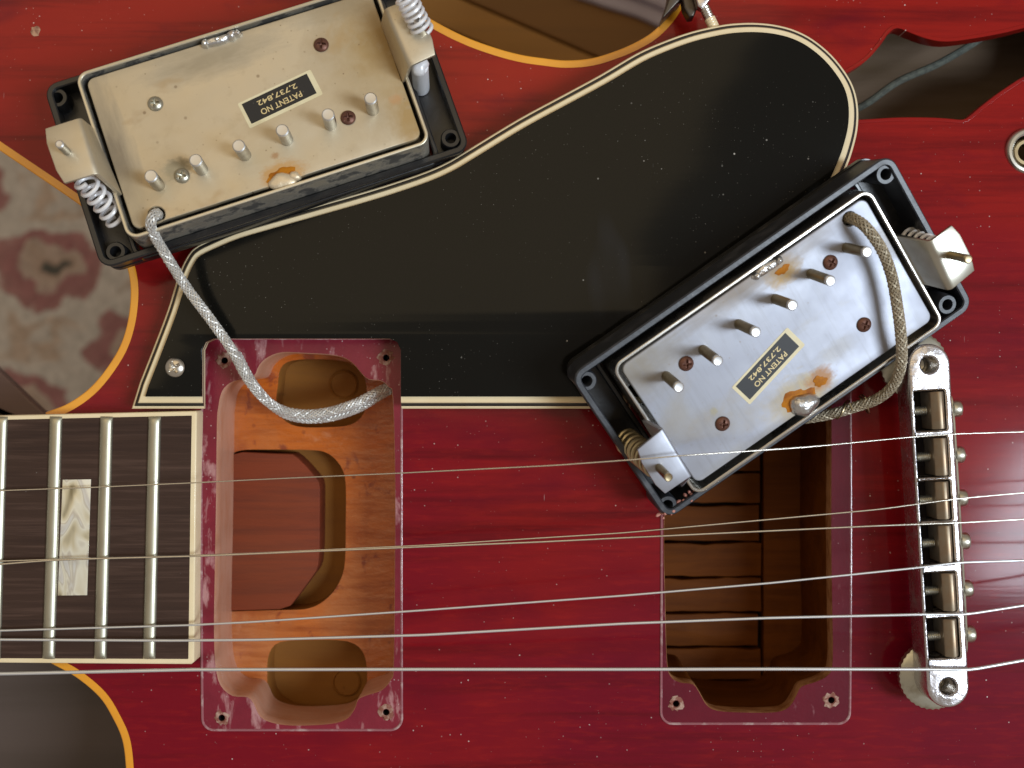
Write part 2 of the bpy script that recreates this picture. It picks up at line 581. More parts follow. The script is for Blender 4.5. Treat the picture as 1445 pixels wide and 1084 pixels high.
PLATE_WARM = plate_warm('tarnished_nickel_leg')
PLATE_COOL = plate_cool('silver_nickel_leg')
COVER_WARM = mat('grimy_cover_wall', (0.50, 0.46, 0.38), 0.45, 0.7,
                 layers=[('n', (0.25, 0.25, 0.25), 6, 0.44, 0.58, (0.045, 0.045, 0.045), 0.92, 0.7, 0.1)],
                 bump=((0.6, 0.6, 0.6), 0.4, 0.3))
COVER_RIM = mat('pale_cover_rim', (0.68, 0.62, 0.48), 0.38, 0.8)
COVER_COOL = mat('nickel_cover_wall', (0.60, 0.58, 0.54), 0.26, 1.0,
                 layers=[('n', (0.1, 0.1, 0.1), 5, 0.46, 0.70, (0.30, 0.25, 0.18), 0.8, 0.5)])
BLACKRING = mat('black_ring_plastic', (0.011, 0.011, 0.012), 0.30, 0, 0, 0.1,
                layers=[('n', (0.12, 0.12, 0.12), 6, 0.56, 0.76, (0.075, 0.068, 0.06), 0.7, 0.6),
                        ('s', 0.6, 0.09, 0.3, (0.30, 0.27, 0.24), 0.9)],
                bump=((0.4, 0.4, 0.4), 0.25, 0.2), spec=0.6)
RINGRIM = mat('worn_ring_rim', (0.018, 0.021, 0.028), 0.40, 0, 0, 0.1,
              layers=[('n', (0.2, 0.2, 0.2), 6, 0.52, 0.76, (0.09, 0.09, 0.10), 0.6, 0.6),
                      ('s', 0.8, 0.12, 0.3, (0.34, 0.32, 0.30), 0.9)], bump=((0.5, 0.5, 0.5), 0.3, 0.2), spec=0.7)
RUST = mat('rusty_brown_screw', (0.17, 0.075, 0.05), 0.42, 0.55,
           layers=[('n', (0.5, 0.5, 0.5), 5, 0.45, 0.7, (0.09, 0.035, 0.025), 0.8, 0.6)])
SCREW_NICKEL = mat('shiny_screw', (0.66, 0.62, 0.55), 0.28, 1.0)
POLE_STEEL = mat('bright_pole_screw', (0.74, 0.73, 0.70), 0.30, 1.0,
                 layers=[('n', (0.4, 0.4, 0.4), 4, 0.5, 0.75, (0.50, 0.47, 0.42), 0.7)])
POLE_BRASS = mat('tarnished_pole_screw', (0.40, 0.32, 0.19), 0.36, 1.0,
                 layers=[('n', (0.5, 0.5, 0.5), 4, 0.45, 0.7, (0.25, 0.19, 0.11), 0.7)])
POLE_TIP = mat('filed_pole_tip', (0.70, 0.70, 0.70), 0.42, 1.0)
SOLDER = mat('crusty_solder', (0.66, 0.66, 0.66), 0.28, 0.95,
             layers=[('n', (0.35, 0.35, 0.35), 4, 0.52, 0.68, (0.28, 0.17, 0.08), 0.7, 0.5)], bump=((0.4, 0.4, 0.4), 0.8, 0.6))
SOLDER_TAN = mat('pale_solder', (0.72, 0.60, 0.42), 0.42, 0.5, bump=((0.4, 0.4, 0.4), 0.6, 0.4))
FLUX = mat('burnt_flux', (0.46, 0.17, 0.012), 0.5, 0, 0.0, 0.08,
           layers=[('n', (0.3, 0.3, 0.3), 5, 0.45, 0.66, (0.24, 0.065, 0.008), 0.85)], spec=0.1)
SPRING = mat('white_plated_spring', (0.86, 0.86, 0.88), 0.35, 0.2)
SPRING_BRASS = mat('tarnished_spring', (0.50, 0.42, 0.26), 0.4, 0.9)
BRAID = mat('tinned_braid', (0.66, 0.64, 0.60), 0.5, 0.55)
BRAID_OLD = mat('brown_tinned_braid', (0.44, 0.38, 0.28), 0.5, 0.4,
                layers=[('n', (0.1, 0.1, 0.1), 4, 0.45, 0.7, (0.28, 0.22, 0.13), 0.8)])
BRAID_CORE = mat('dark_cable_core', (0.07, 0.06, 0.05), 0.7)
STICKER = mat('black_sticker', (0.012, 0.012, 0.013), 0.5, layers=[('s', 1.1, 0.2, 0.3, (0.16, 0.15, 0.12), 0.8)])
STICKER_EDGE = mat('yellowed_sticker_backing', (0.74, 0.66, 0.43), 0.5,
                   layers=[('n', (0.3, 0.3, 0.3), 4, 0.45, 0.7, (0.64, 0.55, 0.32), 0.6)])
GOLD = mat('gold_print', (0.68, 0.54, 0.27), 0.45, 0.1)
PINKPUTTY = mat('crumbled_pink_finish', (0.55, 0.24, 0.19), 0.7, bump=((0.8, 0.8, 0.8), 0.9, 0.6))
GREEN = mat('verdigris_stain', (0.10, 0.10, 0.06), 0.6)
CHIP = mat('bare_wood_chip', (0.50, 0.28, 0.17), 0.7, layers=[('n', (0.6, 0.6, 0.6), 5, 0.45, 0.65, (0.12, 0.03, 0.015), 0.8)])
HOLEDARK = mat('dark_hole', (0.012, 0.006, 0.004), 0.9)
HOLERING = mat('worn_hole_edge', (0.22, 0.07, 0.045), 0.7,
               layers=[('n', (0.7, 0.7, 0.7), 5, 0.45, 0.6, (0.48, 0.33, 0.26), 0.8)], bump=((0.9, 0.9, 0.9), 0.7, 0.3))
WASHER = mat('nickel_washer', (0.62, 0.60, 0.54), 0.3, 1.0)
WIRE = mat('grey_green_cloth_wire', (0.10, 0.11, 0.09), 0.85, layers=[('n', (0.8, 0.8, 0.8), 3, 0.45, 0.6, (0.06, 0.065, 0.055), 0.9)])
LILAC = mat('pale_lilac_cloth', (0.50, 0.46, 0.54), 0.9, sheen=0.3, layers=[('n', (0.1, 0.1, 0.1), 4, 0.4, 0.7, (0.42, 0.38, 0.46), 0.7)])
BENCH = mat('brown_bench_wood', (0.36, 0.17, 0.028), 0.65, 0, 0.0, 0.2,
            layers=[('n', (0.006, 0.08, 0.05), 6, 0.42, 0.65, (0.24, 0.115, 0.022), 0.7),
                    ('n', (0.01, 0.3, 0.2), 6, 0.5, 0.75, (0.30, 0.15, 0.03), 0.5)], bump=((0.02, 0.4, 0.3), 0.2, 0.3))
BENCH2 = mat('dark_bench_wood', (0.115, 0.085, 0.072), 0.42, 0, 0.1, 0.2,
             layers=[('n', (0.006, 0.08, 0.05), 6, 0.42, 0.65, (0.085, 0.062, 0.05), 0.9)], bump=((0.02, 0.4, 0.3), 0.2, 0.3))
BENCH3 = mat('deep_brown_stool_wood', (0.22, 0.10, 0.018), 0.65, 0, 0.0, 0.2,
             layers=[('n', (0.006, 0.08, 0.05), 6, 0.42, 0.65, (0.16, 0.075, 0.015), 0.6)], bump=((0.02, 0.4, 0.3), 0.2, 0.3))
BENCH4 = mat('mauve_brown_bench_wood', (0.20, 0.125, 0.11), 0.45,
             layers=[('n', (0.006, 0.08, 0.05), 6, 0.42, 0.65, (0.15, 0.09, 0.08), 0.7)], bump=((0.02, 0.4, 0.3), 0.2, 0.3))
FLOOR = mat('dark_floor_boards', (0.12, 0.07, 0.045), 0.5, layers=[('n', (0.003, 0.05, 0.05), 6, 0.42, 0.7, (0.07, 0.04, 0.025), 0.8)])


def pearl():
    m = bpy.data.materials.new('mother_of_pearl')
    m.use_nodes = True
    nt = m.node_tree; N = nt.nodes; L = nt.links
    b = N['Principled BSDF']
    tc = N.new('ShaderNodeTexCoord')
    mp = N.new('ShaderNodeMapping'); mp.inputs['Scale'].default_value = (210, 95, 100)
    mp.inputs['Rotation'].default_value = (0, 0, R(25))
    L.new(tc.outputs['Object'], mp.inputs['Vector'])
    n = N.new('ShaderNodeTexNoise'); n.inputs['Scale'].default_value = 1; n.inputs['Detail'].default_value = 1.5
    n.inputs['Distortion'].default_value = 0.9
    L.new(mp.outputs[0], n.inputs['Vector'])
    r = N.new('ShaderNodeValToRGB')
    e = r.color_ramp.elements
    e[0].position = 0.28; e[0].color = (0.22, 0.18, 0.10, 1)
    e[1].position = 0.78; e[1].color = (0.86, 0.88, 0.84, 1)
    for p, c in ((0.38, (0.66, 0.58, 0.40, 1)), (0.47, (0.82, 0.78, 0.64, 1)), (0.505, (0.60, 0.54, 0.44, 1)), (0.53, (0.72, 0.70, 0.64, 1)),
                 (0.60, (0.66, 0.62, 0.56, 1)), (0.66, (0.86, 0.83, 0.70, 1))):
        q = e.new(p); q.color = c
    L.new(n.outputs['Fac'], r.inputs[0])
    L.new(r.outputs[0], b.inputs['Base Color'])
    b.inputs['Roughness'].default_value = 0.22
    b.inputs['Metallic'].default_value = 0.25
    b.inputs['Coat Weight'].default_value = 0.4
    bp = N.new('ShaderNodeBump'); bp.inputs['Strength'].default_value = 0.5; bp.inputs['Distance'].default_value = 0.001
    L.new(n.outputs['Fac'], bp.inputs['Height']); L.new(bp.outputs[0], b.inputs['Normal'])
    return m


def rug_mat():
    m = bpy.data.materials.new('patterned_rug_pile')
    m.use_nodes = True
    nt = m.node_tree; N = nt.nodes; L = nt.links
    b = N['Principled BSDF']
    tc = N.new('ShaderNodeTexCoord')
    # ragged edges: shift the coordinate by noise before measuring the distance to each motif
    n = N.new('ShaderNodeTexNoise'); n.inputs['Scale'].default_value = 60; n.inputs['Detail'].default_value = 3
    L.new(tc.outputs['Object'], n.inputs['Vector'])
    sub = N.new('ShaderNodeVectorMath'); sub.operation = 'SUBTRACT'; sub.inputs[1].default_value = (0.5, 0.5, 0.5)
    L.new(n.outputs['Color'], sub.inputs[0])
    sc = N.new('ShaderNodeVectorMath'); sc.operation = 'SCALE'; sc.inputs['Scale'].default_value = 0.030
    L.new(sub.outputs[0], sc.inputs[0])
    add = N.new('ShaderNodeVectorMath'); add.operation = 'ADD'
    L.new(tc.outputs['Object'], add.inputs[0]); L.new(sc.outputs[0], add.inputs[1])
    mp = N.new('ShaderNodeMapping')
    mp.inputs['Rotation'].default_value = (0, 0, R(52)); mp.inputs['Scale'].default_value = (12.5, 20.0, 1)
    mp.inputs['Location'].default_value = RUG_SHIFT
    L.new(add.outputs[0], mp.inputs['Vector'])
    fr = N.new('ShaderNodeVectorMath'); fr.operation = 'WRAP'
    fr.inputs[1].default_value = (0.5, 0.5, 0.5); fr.inputs[2].default_value = (-0.5, -0.5, -0.5)
    L.new(mp.outputs[0], fr.inputs[0])
    ml = N.new('ShaderNodeVectorMath'); ml.operation = 'MULTIPLY'; ml.inputs[1].default_value = (1, 1, 0)
    L.new(fr.outputs[0], ml.inputs[0])
    ln = N.new('ShaderNodeVectorMath'); ln.operation = 'LENGTH'
    L.new(ml.outputs[0], ln.inputs[0])
    r = N.new('ShaderNodeValToRGB')
    e = r.color_ramp.elements
    e[0].position = 0.0; e[0].color = (0.10, 0.10, 0.09, 1)
    e[1].position = 1.0; e[1].color = (0.62, 0.585, 0.555, 1)
    for p, c in ((0.07, (0.10, 0.10, 0.09, 1)), (0.10, (0.46, 0.34, 0.28, 1)), (0.22, (0.52, 0.42, 0.37, 1)), (0.26, (0.36, 0.16, 0.17, 1)),
                 (0.36, (0.40, 0.21, 0.21, 1)), (0.385, (0.62, 0.585, 0.555, 1)), (0.50, (0.64, 0.60, 0.57, 1)), (0.57, (0.54, 0.42, 0.34, 1)), (0.62, (0.60, 0.56, 0.53, 1))):
        q = e.new(p); q.color = c
    L.new(ln.outputs['Value'], r.inputs[0])
    n2 = N.new('ShaderNodeTexNoise'); n2.inputs['Scale'].default_value = 260; n2.inputs['Detail'].default_value = 3
    L.new(tc.outputs['Object'], n2.inputs['Vector'])
    mr = N.new('ShaderNodeMapRange'); mr.inputs['From Min'].default_value = 0.3; mr.inputs['From Max'].default_value = 0.7
    mr.inputs['To Min'].default_value = 0.82; mr.inputs['To Max'].default_value = 1.1
    L.new(n2.outputs['Fac'], mr.inputs['Value'])
    mx = N.new('ShaderNodeVectorMath'); mx.operation = 'SCALE'
    L.new(r.outputs[0], mx.inputs[0]); L.new(mr.outputs[0], mx.inputs['Scale'])
    L.new(mx.outputs[0], b.inputs['Base Color'])
    b.inputs['Roughness'].default_value = 0.95
    b.inputs['Sheen Weight'].default_value = 0.3
    bp = N.new('ShaderNodeBump'); bp.inputs['Strength'].default_value = 0.7; bp.inputs['Distance'].default_value = 0.002
    L.new(n2.outputs['Fac'], bp.inputs['Height']); L.new(bp.outputs[0], b.inputs['Normal'])
    return m


RUG_SHIFT = (0.0, 0.0, 0.0)
PEARL = pearl()

# ------------------------------------------------------------------ setting: floor, rug, bench, cloth
ZF = -330.0
fl = MB(); fl.box((0, 0, ZF - 12), (4000, 4000, 24))
flo = bpy.data.objects.new('floor', fl.mesh('floor', FLOOR)); COL.objects.link(flo); tag(flo, kind='structure')

# the rug: thick pile slab with a rolled edge, its motif under the left cutaway
rx, ry = P(72, 378, ZF + 6)
th = Thing('patterned_rug', 'faded beige rug with ragged mauve flower motifs on the floor', 'rug', (rx, ry, ZF))
PATT = rug_mat()
rg = MB().prism(rrect(rx - 250, ry - 100, 900, 1300, 12), (), ZF + 0.2, ZF + 6, 2.0)
th.part('pile', rg, PATT)
fr = MB()
for k in range(150):
    y = ry - 742 + 8.6 * k
    x = rx + 200
    fr.tube([(x - 2, y, ZF + 3), (x + 8, y + random.uniform(-2, 2), ZF + 2.4), (x + 24, y + random.uniform(-5, 5), ZF + 1.2)], 0.9, 5)
tag(th.part('fringe', fr, CREAM), kind='stuff')

ZS = -150.0                      # top of the stool past the waist
ZB = -50.0                       # bench top, just under the guitar's back
d = Vector((0.92, -0.40)); nrm = Vector((0.40, 0.92))


def clip(poly, n, c, keep_less):
    out = []
    for i in range(len(poly)):
        a, b = Vector(poly[i - 1]), Vector(poly[i])
        fa, fb = a.dot(n) - c, b.dot(n) - c
        if not keep_less: fa, fb = -fa, -fb
        if (fa <= 0) != (fb <= 0):
            t = fa / (fa - fb)
            q = a + (b - a) * t
            out.append((q.x, q.y))
        if fb <= 0: out.append((b.x, b.y))
    return out


def plank_top(name, label, cat, px4, cuts, mats, n, legs, ZB=-50.0, th=3):
    poly = ccw([P(x, y, ZB) for x, y in px4])
    cx = sum(q[0] for q in poly) / len(poly); cy = sum(q[1] for q in poly) / len(poly)
    t = Thing(name, label, cat, (cx, cy, ZF))
    for i in range(len(cuts) - 1):
        q = clip(clip(poly, n, cuts[i] + 0.3, False), n, cuts[i + 1] - 0.3, True)
        if len(q) > 2: t.part('plank', MB().prism(ccw(q), (), ZB - th, ZB, 0.8), mats[i])
    for x, y in legs:
        t.part('leg', MB().box((x, y, (ZB - th + ZF) / 2), (45, 45, ZB - th - ZF)), BENCH2)
    return t


plank_top('wooden_bench', 'dark grey-brown wooden bench under the neck end of the guitar', 'bench',
          [(-500, 51), (210, 722), (2400, 700), (2400, 2100), (-500, 2100)], [-900, -330, -250, -170, -116, -62, 10, 400], [BENCH2] * 5 + [BENCH4] * 2, nrm,
          ((-60, -200), (250, -60), (250, -250)))
plank_top('wooden_stool', 'warm brown wooden stool top seen past the waist of the guitar', 'stool',
          [(480, -400), (520, 240), (1250, 240), (1250, -400)], [-900, 105, 117, 900], [BENCH3, BENCH, BENCH3], nrm,
          ((-10, 80), (70, 80), (-10, 160), (70, 160)), ZS, 20)

cth = Thing('folded_cloth', 'pale lilac cloth on the bench beyond the metal bracket', 'cloth', (*P(900, 0, ZS), ZS))
cp = spl([P(x, y, ZS + 5) for x, y in ((800, -22), (838, 0), (900, 20), (951, 39), (985, 20), (1010, -60), (930, -110), (840, -90))], 5, True)
c_ = MB().prism(cp, (), ZS + 0.3, ZS + 3, 1.4)
c_.prism([(x * 1.0 + 2, y + 3) for x, y in offset(ccw(cp), 1.5)], (), ZS + 3.0, ZS + 6, 1.4)
cth.part('fold', c_, LILAC)

# ------------------------------------------------------------------ the guitar
GZ = -44.0
G = Thing('electric_guitar', 'cherry red semi-hollow electric guitar lying flat with its pickups taken out', 'guitar', (60, YC, GZ))

up = [(64, 582), (98, 568), (132, 542), (163, 500), (178, 462), (184, 417), (180, 381), (166, 345), (141, 313), (106, 285), (0, 213), (-60, 172),
      (-140, 118), (-200, 60), (-230, -20), (-225, -110), (-170, -200), (-60, -270), (100, -280), (260, -230), (400, -132), (500, -52), (560, -5),
      (607, 26), (655, 51), (698, 67), (735, 77), (768, 82), (799, 85), (835, 82), (871, 71), (900, 58), (923, 43), (944, 20), (962, -12), (1000, -85), (1080, -190),
      (1250, -320), (1500, -420), (1800, -400), (2050, -250), (2250, 50), (2350, 400), (2370, 760)]
lowp = [(71, 936), (107, 956), (140, 984), (159, 1014), (172, 1044), (177, 1080), (178, 1125), (168, 1170), (141, 1207), (106, 1235)]
lowp += [(x, 1520 - y) for x, y in up[10:-1]]
outline_px = spl(up + lowp[::-1], 5, False)
OUT = ccw([PB(x, y) for x, y in outline_px])
OUT = dens(OUT)
INN = offset(OUT, 1.85)

neck_cav = [(303, 815), (305, 700), (306, 600), (308, 575), (313, 553), (325, 540), (342, 535), (358, 531), (366, 515), (379, 503.5), (399, 497), (429, 498), (464, 500), (487, 505),
            (501, 515), (511, 527), (521, 535), (538, 537), (549, 546), (555, 562), (558, 684), (557.5, 805), (556, 938), (552, 959), (539, 974), (519, 981), (506, 987),
            (501, 1000), (489, 1015), (464, 1022), (414, 1024), (384, 1020), (367, 1011), (358, 993), (349, 984), (328, 982), (311, 967), (304, 938), (302, 890)]
NECK = dens(ccw([PB(x, y) for x, y in spl(neck_cav, 3, True)]))
bl = [(940.5, 930), (946, 954), (959, 963), (978, 966), (988, 980), (997, 995), (1012, 1003), (1050, 1005.5), (1095, 1005), (1114, 997), (1124, 981), (1131, 969), (1152, 962), (1169, 952), (1175, 932)]
tl = [(x if x < 1050 else x - 2, 1488 - y) for x, y in bl][::-1]
BRID = dens(ccw([PB(x, y) for x, y in spl([(936.5, 752), (938, 840)] + bl + [(1174, 840), (1173, 752)] + tl, 3, True)]))

fh = [(1197, 102), (1222, 86), (1242, 64), (1254, 47), (1266, 40), (1283, 46), (1308, 55), (1336, 59), (1377, 54), (1419, 46), (1450, 38), (1500, 24), (1540, 22), (1562, 42), (1560, 70), (1530, 84),
      (1490, 88), (1445, 108), (1427, 119), (1405, 134), (1383, 151), (1369, 163), (1358, 169), (1338, 167.5), (1311, 166), (1266, 166), (1214, 169), (1180, 170), (1140, 178), (1118, 165), (1122, 140), (1160, 122)]
FH = ccw([PB(x, y) for x, y in spl(fh, 3, True)])
KN = circ(*PB(1452, 214), 3.9)
nscrews = [(317, 509), (545, 505), (313, 1013), (545, 1005)]
bscrews = [(954, 993), (1173, 988)]
SCR = [circ(*PB(x, y), 0.75, 12) for x, y in nscrews + bscrews]

# footprint outlines of the mounting rings
FPN = dens(ccw([PB(x, y) for x, y in rrect(426.5, 754, 281, 552, 16)]))
FPB = dens(ccw([PB(x, y) for x, y in rrect(1066, 745, 266, 552, 16)]))


def field(outer, holes, step, z):
    """triangulated sheet with inner points, so that it can follow the arch"""
    loops = [dens(ccw(outer))] + [dens(ccw(h)) for h in holes]
    vs, es = [], []
    for l in loops:
        b = len(vs)
        vs += [Vector(q) for q in l]
        es += [(b + i, b + (i + 1) % len(l)) for i in range(len(l))]
    xs = [q[0] for q in outer]; ys = [q[1] for q in outer]
    bnd = np.array([tuple(v) for v in vs])
    x = min(xs)
    while x < max(xs):
        y = min(ys)
        while y < max(ys):
            if np.min((bnd[:, 0] - x) ** 2 + (bnd[:, 1] - y) ** 2) > (0.4 * step) ** 2: vs.append(Vector((x + 0.01, y + 0.013)))
            y += step
        x += step
    ov, oe, of, *_ = delaunay_2d_cdt(vs, es, [], 0, 1e-4)
    fs = []
    for f in of:
        cx = sum(ov[i][0] for i in f) / 3; cy = sum(ov[i][1] for i in f) / 3
        if inside(cx, cy, loops[0]) and not any(inside(cx, cy, h) for h in loops[1:]):
            a, b, c = (ov[i] for i in f)
            s = (b[0] - a[0]) * (c[1] - a[1]) - (b[1] - a[1]) * (c[0] - a[0])
            fs.append(tuple(f) if s > 0 else tuple(f[::-1]))
    return [(v[0], v[1], z) for v in ov], fs


holes = [NECK, BRID, FH, KN] + SCR
top = MB(); top.add(*field(INN, holes, 8.0, 0.0)); top.arch()
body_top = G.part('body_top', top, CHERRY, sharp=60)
bs = MB(); bs.strip(OUT, OUT, 0, -1)
nO = len(OUT)
bs.v = [(x, y, arch(x, y) - 6) if i < nO else (x, y, GZ) for i, (x, y, z) in enumerate(bs.v)]
bs.cap(OUT, [], GZ, False)
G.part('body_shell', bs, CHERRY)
bb = MB(); bb.cap(offset(OUT, 4), [], GZ + 4, True)
G.part('inner_back', bb, INNER)
bd = MB().prism(OUT, [INN], -6, 0.12, 0.35, True, 0.0); bd.arch()
G.part('binding', bd, AMBER)
# edge of the top shown inside the f-hole, the hole's lacquered lip
fw = MB(); fw.strip(FH, FH, -4.5, 0, True)
fw.arch()
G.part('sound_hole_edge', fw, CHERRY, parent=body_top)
fp_ = MB().prism(offset(FH, -0.9), [offset(FH, 0.0)], -0.2, 0.16, 0.15, False, 0.12); fp_.arch()
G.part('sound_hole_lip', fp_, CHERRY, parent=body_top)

# wire lying inside the f-hole
wp = [P(x, y, z) + (z,) for x, y, z in ((1140, 178, -30), (1214, 151, -24), (1266, 116, -22), (1322, 91, -22), (1377, 59, -24), (1430, 20, -30))]
G.part('cloth_wire', MB().tube(spl(wp, 8), 0.9, 10), WIRE)

# knob hole with its washer
kx, ky = PB(1452, 214)
kz = arch(kx, ky)
G.part('control_washer', MB().lathe([(3.95, -6), (3.95, 0.7), (4.3, 0.95), (4.9, 0.9), (5.35, 0.5), (5.5, -0.1)], 40, (kx, ky, kz), None, False), WASHER)
G.part('control_bushing', MB().lathe([(3.2, -5), (3.2, -1.2), (2.9, -0.9), (2.2, -0.9), (2.1, -4.8)], 30, (kx, ky, kz), None, False), BRASS)

# worn chip in the finish, top left
cx_, cy_ = PB(50, 45)
cm = MB()
cm.prism([(cx_ + (1.2 + random.uniform(-.3, .3)) * math.cos(a), cy_ + (1.2 + random.uniform(-.3, .3)) * math.sin(a)) for a in [k * math.pi / 7 for k in range(14)]], (), 0.02, 0.14, 0.08)
cm.arch()
G.part('finish_chip', cm, CHIP, parent=body_top)


# ---- cavities
def wall_mb(poly, z1, top_off=0.02, lip=1.4):
    """straight rout walls with a softened upper lip"""
    m = MB()
    q = offset(poly, 0.0)
    m.strip(poly, poly, -lip, top_off, True)
    return m


def cavity(name, poly, zf, wall_mat, foot_poly, screws, foot_holes, foot_mat, edge_mat):
    w = MB(); w.strip(poly, poly, zf, 0.03, True)
    w.v = [(x, y, zf) if z == zf else (x, y, arch(x, y) - 4.2) for x, y, z in w.v]
    root = G.part(name, w, wall_mat)
    rr = random.Random(3)
    e = MB()
    n = len(poly)
    up_ = [(x, y, arch(x, y) + 0.03) for x, y in poly]
    mid = [(x, y, arch(x, y) - 0.35) for x, y in offset(poly, 0.16)]
    low = [(x, y, arch(x, y) - 4.0 - rr.uniform(0, 0.5)) for x, y in offset(poly, 0.14)]
    for a_, b_ in ((mid, up_), (low, mid)):
        e.add(a_ + b_, [(i, n + i, n + (i + 1) % n, (i + 1) % n) for i in range(n)])
    G.part('routed_edge', e, edge_mat, parent=root)
    f = MB(); f.add(*field(foot_poly, [poly] + foot_holes, 8.0, 0.10))
    b = MB(); b.v, b.f, b.m = f.v, f.f, [0] * len(f.f)
    b.strip(foot_poly, foot_poly, -0.05, 0.10)
    b.arch()
    G.part('ring_footprint', b, foot_mat, parent=root)
    rid = MB().prism(offset(foot_poly, -0.30), [offset(foot_poly, 0.25)], -0.05, 0.30, 0.18, False, 0.18); rid.arch()
    G.part('lacquer_ridge', rid, RIDGE, parent=root)
    for px, py in screws:
        x, y = PB(px, py); z = arch(x, y)
        h = MB().lathe([(0.76, -7), (0.76, 0.1), (0.95, 0.28), (1.5, 0.26), (1.75, 0.12)], 18, (x, y, z))
        h.f = [q for q in h.f if len(q) == 4] + [h.f[-2]]
        h.m = [0] * len(h.f)
        for i in range(len(h.v)):
            if i >= 54:
                a = h.v[i]; k = random.uniform(-0.25, 0.3)
                h.v[i] = (x + (a[0] - x) * (1 + k), y + (a[1] - y) * (1 + k), a[2])
        h.m = [1 if q[0] < 18 and len(q) == 4 and q[2] < 36 else 0 for q in h.f]
        G.part('screw_hole', h, [HOLERING, HOLEDARK], parent=root)
    return root


RIDGE = mat('pale_lacquer_ridge', (0.30, 0.10, 0.12), 0.25, 0, 0.8, 0.08,
            layers=[('n', (0.3, 0.3, 0.3), 5, 0.5, 0.65, (0.55, 0.42, 0.40), 0.7)])
ZN = -18.0
cav = cavity('neck_pickup_cavity', NECK, ZN, WALLWOOD, FPN, nscrews, SCR[:4], DUSTY, WALLWOOD)
cav['label'] = 'orange stained rout beside the fingerboard'


def pz(pts, z, n=3):
    return ccw([P(x, y, z) for x, y in spl(pts, n, True)])


rec_top = pz([(392, 545), (396, 520), (412, 509), (450, 507), (490, 511), (512, 528), (518, 556), (514, 582), (496, 599), (460, 603), (420, 602), (398, 590), (390, 568)], ZN)
rec_bot = pz([(377, 950), (380, 922), (396, 906), (440, 903), (490, 905), (512, 920), (518, 948), (515, 976), (500, 996), (470, 1008), (425, 1008), (396, 999), (380, 980)], ZN)
rec_mid = ccw([P(x, y, ZN) for x, y in spl([(326, 640), (345, 635), (384, 634.5), (435, 635), (457, 637.6), (472, 647), (483.5, 663), (488, 686), (488, 740), (487, 790), (482, 815), (469, 837), (449, 853.5), (428, 860), (400, 861), (360, 862), (326, 863)], 3, False)])
flm = MB().cap(offset(NECK, -0.5), [rec_top, rec_bot, rec_mid], ZN, True)
G.part('cavity_floor', flm, ORANGE, parent=cav)
for rp, zz, mm_ in ((rec_top, ZN - 9, TAN), (rec_bot, ZN - 9, TAN), (rec_mid, ZN - 8, TAN)):
    m_ = MB(); m_.strip(rp, rp, zz, ZN, True); m_.cap(rp, [], zz, True)
    G.part('routed_recess', m_, mm_, parent=cav)
for (px, py) in ((485, 543), (489, 962)):
    x, y = P(px, py, ZN - 9)
    m_ = MB().lathe([(3.6, 0.02), (3.6, 0.35), (3.2, 0.6), (3.0, 0.25), (0.6, 0.2)], 28, (x, y, ZN - 9))
    G.part('drill_mark', m_, TAN, parent=cav)
ten = ccw([P(x, y, ZN + 0.6) for x, y in ((300, 643), (330, 641), (342, 638), (380, 640), (413, 641), (421, 647), (433, 659), (444, 672), (450, 680), (451.6, 690), (451, 774), (449, 797), (446, 806), (431, 827), (410, 855), (395, 860), (325, 862), (300, 862))])
G.part('neck_tenon', MB().prism(ten, (), ZN - 8, ZN + 0.6, 0.25), TENON, parent=cav)
# cable hole in the right wall
hx, hy = P(553, 547, -9)
G.part('wiring_hole', MB().lathe([(2.0, 0), (2.0, 0.15), (1.6, 0.2), (0.3, 0.2)], 20, M=Matrix.Translation((hx + 0.3, hy, -9)) @ Matrix.Rotation(R(-90), 4, 'Y')), HOLEDARK, parent=cav)

ZR = -31.0
cav2 = cavity('bridge_pickup_cavity', BRID, ZR, DARKWOOD, FPB, bscrews, SCR[4:], DUSTY2, RAWPLY)
cav2['label'] = 'deep brown rout with a slotted wooden floor beside the bridge'
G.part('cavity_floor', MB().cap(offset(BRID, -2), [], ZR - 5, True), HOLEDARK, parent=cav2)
cuts = [430, 475, 520, 570, 619, 666.5, 712, 765, 814, 865, 913, 960, 1009]
rk = random.Random(5)
for i in range(len(cuts) - 1):
    lo_, hi_ = cuts[i] + 2.0 + rk.uniform(-1, 1), cuts[i + 1] - 1.6 + rk.uniform(-1, 1)
    xe = 1073 + rk.uniform(-3, 2)
    lo_ += 0
    upper = [(850 + (xe - 850) * k / 14, lo_ + rk.uniform(-1.1, 1.1) + 1.2 * math.sin(k * 0.8 + i)) for k in range(15)]
    lower = [(850 + (xe + rk.uniform(-1, 1) - 850) * k / 14, hi_ + rk.uniform(-0.9, 0.9)) for k in range(14, -1, -1)]
    G.part('wood_strip', MB().prism(ccw([P(x, y, ZR) for x, y in upper + lower]), (), ZR - 5, ZR + rk.uniform(-.35, .3), 0.2), DARKWOOD, parent=cav2)
a = P(1077, 420, ZR); b = P(1200, 1012, ZR)
G.part('end_block', MB().prism([(a[0], b[1]), (b[0], b[1]), (b[0], a[1]), (a[0], a[1])], (), ZR - 5, ZR + 0.5, 0.3), DARKWOOD, parent=cav2)

# ---- fingerboard
FZ = 5.0


def quad_px(pts, z):
    return [P(x, y, z) for x, y in pts]


